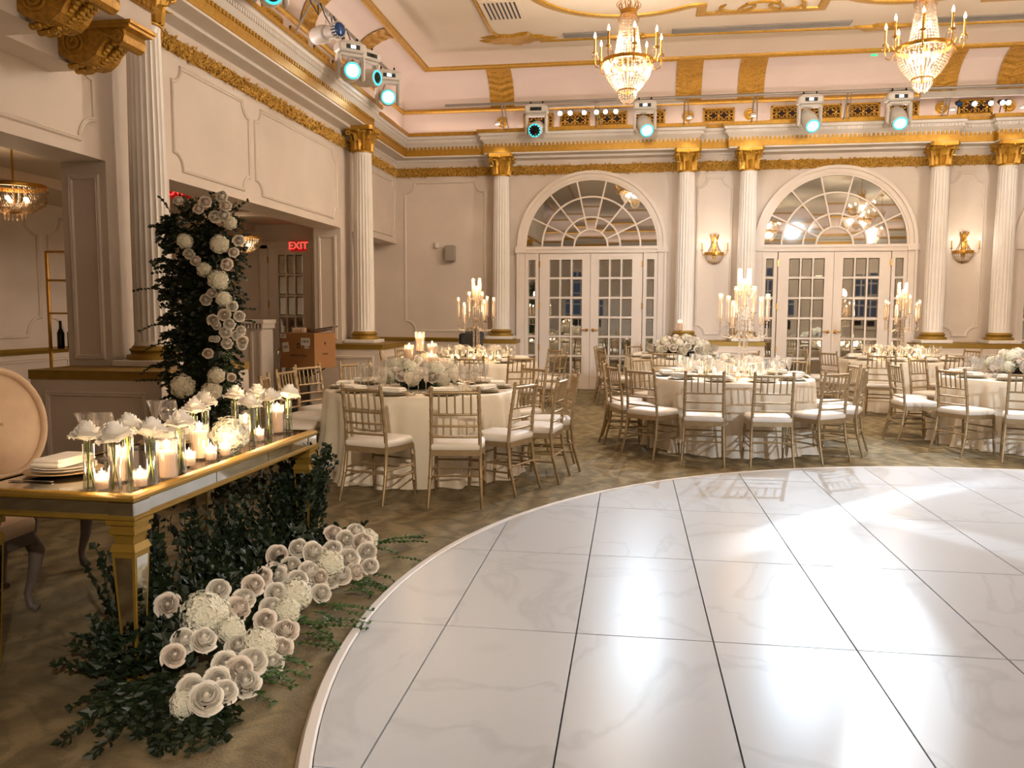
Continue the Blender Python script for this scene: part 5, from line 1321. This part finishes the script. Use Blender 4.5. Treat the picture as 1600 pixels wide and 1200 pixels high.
# oval-back upholstered chairs with cabriole legs, behind the head table
def oval_chair(bx, by, rz, label):
    o = thing('oval_back_chair', label, 'chair', (bx, by, 0), rz, 'oval-back chairs at the head table')   # faces local +x
    def oval(x0, ry, rzz, cz, lean): return [(x0-lean*(math.sin(2*PI*i/32)*rzz), ry*math.cos(2*PI*i/32), cz+rzz*math.sin(2*PI*i/32)) for i in range(33)]
    MB().tube(oval(0,.25,.31,.83,.18), .022, 8, cap=False).build('back_frame', 'upholstery', o, smooth=True)
    v = []; f = []; n_ = 32
    for k, dx in ((1.,0),(.75,.025),(.4,.04)):
        v += [(p[0]*1+dx, p[1]*k*.94, .83+(p[2]-.83)*k*.94) for p in oval(0,.25,.31,.83,.18)[:-1]]
    v.append((.045,0,.83)); m0 = len(v)
    v += [(x-2*(x+.0)*0-.05-dxx, y, z) for (x,y,z), dxx in zip(v[:n_], [0]*n_)] + [(-.06,0,.83)]
    for j in range(2):
        for i in range(n_): f.append((j*n_+i,j*n_+(i+1)%n_,(j+1)*n_+(i+1)%n_,(j+1)*n_+i))
    f += [(2*n_+i,2*n_+(i+1)%n_,3*n_) for i in range(n_)] + [(m0+(i+1)%n_,m0+i,m0+n_) for i in range(n_)] + [(i,m0+i,m0+(i+1)%n_,(i+1)%n_) for i in range(n_)]
    MB().add(v, f).build('padded_back', 'upholstery', o, smooth=50)
    MB().lathe([(.012,-.003),(.008,.006),(.0005,.008)], 10, mtx=T(.045,0,.83,0,0,PI/2)).build('button', 'upholstery', o)
    cr = MB()
    for k in range(-2,3): cr.sphere((-.06, k*.03, 1.155-abs(k)*.012), .02, 8, 5)
    cr.build('carved_crest', 'upholstery', o, smooth=True)
    SP_ = [(.0,-.22),(.46,-.27),(.52,-.2),(.53,0),(.52,.2),(.46,.27),(.0,.22)]
    MB().prism(SP_, .36, .42).build('seat_rail', 'chair_wood', o)
    c_ = MB(); v = []
    for k, z in ((1,.42),(1.02,.45),(.97,.49),(.6,.51),(.02,.515)):
        for x, y in SP_: v.append((.26+(x-.26)*k, y*k, z))
    c_.add(v, [tuple(j*7+q for q in (i,(i+1)%7,7+(i+1)%7,7+i)) for j in range(4) for i in range(7)]); c_.build('seat_cushion', 'upholstery', o, smooth=60)
    for sx, sy in ((.47,-.21),(.47,.21)):
        s = 1 if sy > 0 else -1
        MB().tube([(sx,sy,.40),(sx+.035,sy+s*.02,.31),(sx+.02,sy+s*.012,.20),(sx-.01,sy,.10),(sx+.0,sy,.04),(sx+.035,sy+s*.01,.022)], [.034,.038,.027,.018,.018,.022], 10).build('cabriole_leg', 'chair_wood', o, smooth=50)
    for sy in (-.18,.18): MB().tube([(.0,sy,.40),(-.02,sy,.2),(-.07,sy,.0)], [.026,.02,.016], 8).build('rear_leg', 'chair_wood', o, smooth=50)
    for sy in (-.17,.17): MB().tube([(.01,sy,.40),(.03,sy*.95,.60)], .022, 8).build('back_support', 'upholstery', o, smooth=50)
oval_chair(-3.42, 3.28, 0.0, 'cream oval-back chair at the near end of the head table')
oval_chair(-3.68, 4.18, -0.45, 'cream oval-back chair at the far end of the head table')

# ================================================================== floor flowers in front of the head table
fa = thing('floor_flowers', 'long bank of roses, hydrangeas and greenery on the floor before the head table', 'flowers', (0,0,0))
q = random.Random(4); dk = MB(); lt = MB()
def base_pts(n):
    for _ in range(n):
        t = q.random(); yield (-2.10+.36*q.random()**1.3, 2.80+1.9*t, t)
for x, y, t in base_pts(330):
    d = Vector((q.uniform(-.5,.55), q.uniform(-.6,.6), q.uniform(.25,1.0))); spray(dk, (x,y,q.uniform(.01,.08)), d, q.uniform(.14,.26), 8, .055, .017, .7, q)
for k in range(90):    # upright greenery along the table front and at the far leg
    y = 3.0+1.7*q.random(); x = -2.14+q.uniform(-.1,.12); spray(dk, (x,y,.05), (q.uniform(-.3,.15),q.uniform(-.25,.25),1), q.uniform(.28,.50), 11, .058, .018, .3, q)
for k in range(70):
    spray(dk, (-2.02+q.uniform(-.08,.08), 4.66+q.uniform(-.08,.1), q.uniform(.02,.35)), (q.uniform(-.35,.35),q.uniform(-.35,.35),1), q.uniform(.25,.42), 11, .055, .018, .3, q)
for k in range(34):    # leafy fringe at the near end, lying on the carpet
    spray(dk, (-1.72+q.uniform(-.22,.25), 2.75+q.uniform(-.1,.15), .06), (q.uniform(-.5,.7),-1,q.uniform(-.05,.3)), q.uniform(.18,.34), 10, .052, .016, .5, q)
for k in range(20): spray(dk, (-2.0+q.uniform(-.05,.1), 2.95+q.uniform(-.1,.3), .05), (-1,q.uniform(-.6,.4),q.uniform(.1,.6)), q.uniform(.15,.30), 9, .05, .015, .5, q)
for k in range(34): spray(lt, (-1.52+q.uniform(-.1,.12), 2.8+1.9*q.random(), .05), (1,q.uniform(-.6,.4),q.uniform(0,.35)), q.uniform(.14,.26), 8, .035, .009, .5, q)
for k in range(5): spray(lt, (-1.62,4.70,.06), (.75+q.uniform(-.2,.2),.55,.15), .36, 12, .035, .008, .3, q)
tag(dk.build('dark_foliage', 'leaf', fa), kind='stuff'); tag(lt.build('light_foliage', 'leaf_light', fa), kind='stuff')
FR = [(262,945,.24),(342,920,.26),(397,914,.26),(434,866,.24),(466,856,.26),(490,862,.24),(455,884,.20),(432,892,.20),(545,872,.18),(540,842,.22),(522,832,.24),(556,829,.24),(566,846,.20),(574,862,.16),(578,884,.12),
 (484,893,.18),(500,902,.15),(503,926,.10),(446,985,.10),(374,950,.2),(384,935,.22),(348,968,.18),(318,999,.2),(372,1008,.14),(396,1032,.1),(352,1036,.14),(375,1046,.12),(288,1000,.2),(272,1024,.18),(340,1062,.12),(384,1066,.08),(322,1090,.12),(352,1080,.1),(300,1076,.12),
 (425,948,.16),(415,968,.16),(432,925,.2),(410,900,.25),(520,858,.2),(532,898,.12),(556,892,.12),(440,1012,.08),(425,1035,.06),(466,905,.18)]
for x, y, z in FR:
    p = atz(x, y, z); add_rose(fa, tuple(p), q.uniform(.085,.115), (.5,-.6,.6))
for k in range(30):
    (x0,y0,z0), (x1,y1,z1) = q.choice(FR), q.choice(FR)
    if math.hypot(x0-x1, y0-y1) > 75 or x0 == x1: continue
    p = atz((x0+x1)/2, (y0+y1)/2+6, (z0+z1)/2-.03); add_rose(fa, tuple(p), q.uniform(.07,.1), (.5,-.6,.6))
for x, y, z, d in ((320,962,.22,.22),(460,930,.16,.17),(406,1008,.12,.16),(515,882,.18,.16),(360,985,.18,.13),(575,842,.18,.13),(448,955,.14,.13),(290,1100,.08,.12)):
    add_hyd(fa, tuple(atz(x,y,z)), d, (.45,-.55,.6))

# ================================================================== tall flower pillar
PX, PY = -3.42, 6.02
fp = thing('flower_pillar', 'tall pillar of dark greenery studded with white roses and hydrangeas', 'flowers', (PX, PY, 0))
MB().cbox(-.15,-.10,0,.15,.10,2.12,.04).build('moss_core', 'leaf', fp)
dk = MB(); lt = MB()
for k in range(900):
    z = q.uniform(.05,2.25); s = q.choice((0,0,0,1,2))
    b_ = ((q.uniform(-.25,.25),-.10,z),(.17,q.uniform(-.14,.14),z),(-.17,q.uniform(-.14,.14),z))[s]; o_ = ((q.uniform(-.5,.5),-1,q.uniform(-.3,.8)),(1,q.uniform(-.6,.2),q.uniform(-.3,.8)),(-1,q.uniform(-.6,.2),q.uniform(-.3,.8)))[s]
    spray(dk, b_, o_, q.uniform(.09,.16)*(1.0 if s else .8), 5, .05, .017, .9, q)
for k in range(30): spray(dk, (q.uniform(-.2,.2),q.uniform(-.15,.1),2.18), (q.uniform(-.6,.6),q.uniform(-.6,.4),1), q.uniform(.12,.24), 6, .05, .012, .8, q)
for k in range(14):
    s = q.choice((-1,1)); spray(dk, (s*.22,-.1,q.uniform(.9,2.2)), (s,-.3,q.uniform(-.1,.5)), q.uniform(.2,.32), 9, .045, .013, .6, q)
for k in range(40): spray(lt, (.2,-.12,q.uniform(.3,1.9)), (1,-.5,q.uniform(-.2,.6)), q.uniform(.08,.16), 6, .035, .009, .6, q)
for k in range(60): a = q.uniform(0,2*PI); spray(dk, (.2*math.cos(a),.16*math.sin(a),.05), (math.cos(a),math.sin(a)-.4,q.uniform(.2,1)), q.uniform(.2,.4), 8, .05, .012, .8, q)
tag(dk.build('dark_foliage', 'leaf', fp), kind='stuff'); tag(lt.build('light_foliage', 'leaf_light', fp), kind='stuff')
PR = [(310,326,.075),(321,315,.085),(346,307,.085),(353,321,.08),(335,338,.085),(349,336,.085),(278,313,.07),(295,396,.075),(305,407,.075),(373,376,.08),(365,394,.07),(354,413,.085),(330,458,.07),(321,468,.08),(363,479,.075),(351,492,.09),(374,494,.08),
 (333,500,.08),(338,509,.06),(358,506,.08),(352,519,.085),(370,524,.075),(354,536,.08),(325,552,.075),(379,533,.08),(338,530,.05),(331,529,.045),(362,590,.06),(378,540,.06),(376,516,.07)]
PH = [(360,348,.11),(289,377,.13),(343,381,.15),(319,421,.12),(341,438,.17),(349,467,.13),(286,603,.20),(331,611,.17),(338,587,.14)]
for x, y, d in PR:
    p = aty(x, y, PY-.24); add_rose(fp, (p[0]-PX, p[1]-PY, p[2]), d, (.35,-1,.25))
for x, y, d in PH:
    p = aty(x, y, PY-.22); add_hyd(fp, (p[0]-PX, p[1]-PY, p[2]), d, (.3,-1,.2))

# ================================================================== side hall and oddments
def exit_sign(loc, w_, h, label, rz=0., hang=None):
    o = thing('exit_sign', label, 'exit sign', loc, rz, 'red EXIT signs')
    MB().cbox(-w_/2,-.025,-h/2,w_/2,.025,h/2,.006).build('housing', 'exit_face', o)
    t = put('lettering', text_mesh('EXIT', h*.95, 'exit_red', .003), o, (0,-.029,0)); t.rotation_euler = (PI/2,0,0)
    if hang: MB().tube([(0,0,h/2),(0,0,hang)], .01, 6).build('hanger', 'white_plastic', o)
exit_sign((-5.50, 9.2, 2.93), .30, .18, 'red EXIT sign above the flower pillar', hang=.12)
exit_sign((-6.06, 13.96, 2.66), .30, .19, 'red EXIT sign over the glazed hall door')
tag(MB().cbox(-.14,-.03,-.05,.14,.03,.05,.006).build('green_exit_lamp', 'green_led', loc=tuple(aty(85,262,8.6))), 'small green lamp on the side hall ceiling', 'lamp')
p = aty(483, 550, 10.5); bx, by = float(p[0]), 10.5
box = thing('cardboard_box', 'large cardboard shipping box with paper labels on a folding stand', 'box', (-4.47, 10.55, .73), rz=-.30)
MB().box(-.29,-.22,0,.29,.22,.47).build('carton', 'cardboard', box)
for x0, x1, a in ((-.29,-.0,.4),(.0,.29,-.6)): MB().box(x0,-.22,.47,x1,.22,.474).build('flap', 'cardboard', box)
for (x, z, w_, h, r) in ((-.24,.43,.10,.055,0),(-.20,.28,.11,.13,-.12),(.14,.36,.155,.10,0),(.16,.29,.07,.04,0)):
    l_ = MB().box(-w_/2,-.002,-h/2,w_/2,0,h/2).build('paper_label', 'paper', box, loc=(x,-.221,z)); l_.rotation_euler = (0,r,0)
    for k in range(4): MB().box(-w_*.32+k*w_*.18,-.001,-h*.15,-w_*.32+k*w_*.18+w_*(.06+.04*(k%2)),0,h*.18).build('barcode_bar', 'ink', l_, loc=(0,-.0025,0))
t = put('lettering', text_mesh('MADE IN CHINA', .038, 'ink', .0006), box, (0.02,-.2215,.17)); t.rotation_euler = (PI/2,0,0)
mb = MB(); mb.box(-.03,-.001,-.03,.03,0,-.02); mb.box(-.025,-.001,-.02,-.015,0,.02); mb.box(.015,-.001,-.02,.025,0,.02); mb.prism([(-.03,.02),(0,.045),(.03,.02)],0,.001,Matrix.Rotation(PI/2,4,'X')); mb.build('printed_mark', 'ink', box, loc=(.02,-.2215,.30))
t = put('lettering', text_mesh('FRAGILE', .03, 'ink', .0006), box, (.2905,0,.19)); t.rotation_euler = (PI/2,0,PI/2)
mb = MB(); mb.lathe([(.014,.02),(.018,.05),(.004,.055)],8); mb.box(-.003,-.003,0,.003,.003,.02); mb.box(-.014,-.003,-.004,.014,.003,0)
m_ = mb.build('printed_goblet', 'ink', box, loc=(.2905,0,.30)); m_.scale = (.06,1,1)
stnd = thing('folding_stand', 'black folding stand under the cardboard box', 'stand', (-4.47,10.55,0))
MB().tube([(0,0,.02),(0,0,.66)], .02, 8).build('post', 'black', stnd); MB().lathe([(.02,.60),(.07,.66),(.08,.73),(.05,.73)], 12).build('head', 'black', stnd)
for k in range(4): a = k*PI/2+.5; MB().tube([(0,0,.25),(.26*math.cos(a),.26*math.sin(a),.012)], .012, 6).build('leg', 'black', stnd)
for k in range(4): a = k*PI/2+.3; MB().tube([(0,0,.60),(.22*math.cos(a),.22*math.sin(a),.715)], .010, 6).build('support_arm', 'black', stnd)
for k in range(5): 
    c_, s_ = math.cos(-.30), math.sin(-.30); lx, ly = -.20+.045*k, -.05+.03*(k%2)
    o = thing('glass_votive', 'clear glass votive on the cardboard box, %s from the left' % ('first','second','third','fourth','fifth')[k], 'glass', (-4.47+c_*lx-s_*ly, 10.55+s_*lx+c_*ly, 1.205), group='votives on the cardboard box')
    put('cup', hur(.028,.07), o); put('wax', wax(.024,.05), o, (0,0,.005))
o = thing('dark_tray', 'dark leaf-shaped tray lying on top of the cardboard box', 'tray', (-4.33,10.50,1.206), rz=.2, rot=(0,-.16,.2))
MB().prism([(-.15,-.02),(-.02,-.07),(.16,-.06),(.22,.02),(.05,.06),(-.10,.05)], .0, .025).build('tray_body', 'wood_dark', o); MB().prism([(0,-.03),(.24,-.05),(.3,.01),(.06,.04)], .03, .05).build('tray_lid', 'wood_dark', o)
o = thing('hand_truck', 'chrome hand truck handle beside the cardboard box', 'hand truck', (-5.0,10.9,0))
for s in (-.1,.1): MB().tube([(s,0,.05),(s,.02,.86),(s*.8,.02,.94)], .014, 8).build('rail', 'silver', o, smooth=True)
MB().tube([(-.08,.02,.94),(-.05,.02,.965),(.05,.02,.965),(.08,.02,.94)], .014, 8).build('handle', 'silver', o, smooth=True); MB().box(-.14,-.2,.01,.14,.0,.025).build('toe_plate', 'silver', o)
for s in (-.13,.13): MB().lathe([(.02,-.02),(.08,-.018),(.085,0),(.08,.018),(.02,.02)], 16, mtx=T(s,.06,.086,0,0,PI/2)).build('wheel', 'black', o)
# cabinet with a dentilled top in the hall
o = thing('hall_mantel', 'cream mantel with a dentilled shelf beside the hall door', 'mantel', (-6.45,12.3,0))
MB().box(-.6,-.2,0,.55,.2,1.22).build('body', 'trim', o); MB().box(-.66,-.26,1.30,.61,.2,1.36).build('shelf', 'trim', o)
for k in range(22): MB().box(-.64+k*.057,-.24,1.22,-.61+k*.057,.2,1.30).build('dentil', 'trim', o)
MB().box(.36,-.215,.05,.40,-.2,1.18).build('pilaster_edge', 'trim', o); MB().box(.50,-.215,.05,.54,-.2,1.18).build('pilaster_edge', 'trim', o)
# brass shelf with bottles
p = aty(104, 470, 8.0); sx_ = float(p[0])
o = thing('bar_shelf', 'tall brass bar shelf half hidden by the near pier', 'shelf', (sx_+.25,8.0,0))
for x in (-.34,.34):
    for y in (-.16,.16): MB().box(x-.012,y-.012,0,x+.012,y+.012,2.12).build('upright', 'brass', o)
for z in (.30,.66,1.06,1.45,1.8,2.10): MB().box(-.35,-.17,z,.35,.17,z+.02).build('shelf_board', 'brass', o)
bm = MB().lathe([(.035,0),(.037,.01),(.037,.17),(.015,.22),(.014,.29),(.016,.30)], 12).mesh('bottle', 'bottle', 50)
for k in range(6): tag(put('bottle', bm, None, (sx_-.05+.10*k, 7.95+.03*(k%2), 1.08)), 'dark bottle on the brass bar shelf, %s from the left' % ('first','second','third','fourth','fifth','sixth')[k], 'bottle', 'bottles on the bar shelf')
# wall speaker, sensor, switch plates
o = thing('wall_speaker', 'small grey loudspeaker on the back wall', 'loudspeaker', (-3.69,15.8,2.635)); MB().cbox(-.10,-.16,-.155,.10,-.02,.155,.012).build('cabinet', 'grey_metal', o); MB().box(-.085,-.165,-.14,.085,-.159,.14).build('grille', 'vent_grey', o); MB().box(-.03,-.02,-.05,.03,0,.05).build('wall_bracket', 'grey_metal', o)
o = thing('motion_sensor', 'small white sensor left of the wall speaker', 'sensor', (-3.98,15.8,2.80)); MB().cbox(-.04,-.06,-.06,.04,0,.06,.012).build('housing', 'white_plastic', o); MB().cbox(-.03,-.07,-.045,.03,-.055,.0,.006).build('sensor_window', 'cushion', o)
o = thing('wall_switch', 'dark wall switch beside the first back column', 'switch', (-3.0,15.8,1.62)); MB().box(-.035,-.012,-.05,.035,0,.05).build('plate', 'white_plastic', o); MB().box(-.03,-.03,-.32,.03,0,-.18).build('control_box', 'black', o)
# black covered case by the far left table
o = thing('black_case', 'black fabric-covered case behind the far left candelabra', 'case', (-2.95,14.2,0), rz=.25)
MB().cbox(-.22,-.2,0.02,.10,.2,1.12,.03).build('case_body', 'black', o); MB().add([(-.1,-.21,.8),(.18,-.2,.85),(.22,-.15,1.12),(.06,-.15,1.25),(-.12,-.18,1.18),(-.1,.2,.8),(.18,.2,.85),(.22,.15,1.12),(.06,.15,1.25),(-.12,.18,1.18)], [(0,1,2,3,4),(9,8,7,6,5),(0,5,6,1),(1,6,7,2),(2,7,8,3),(3,8,9,4),(4,9,5,0)]).build('cover', 'black', o)
# tiny glowing surfaces stay visible emitters; the lamps beside them carry their light
for k_ in ('flame', 'bulb', 'lens_white', 'lens_teal', 'screen', 'exit_red', 'exit_face', 'green_led', 'dusk'): M[k_].cycles.emission_sampling = 'NONE'
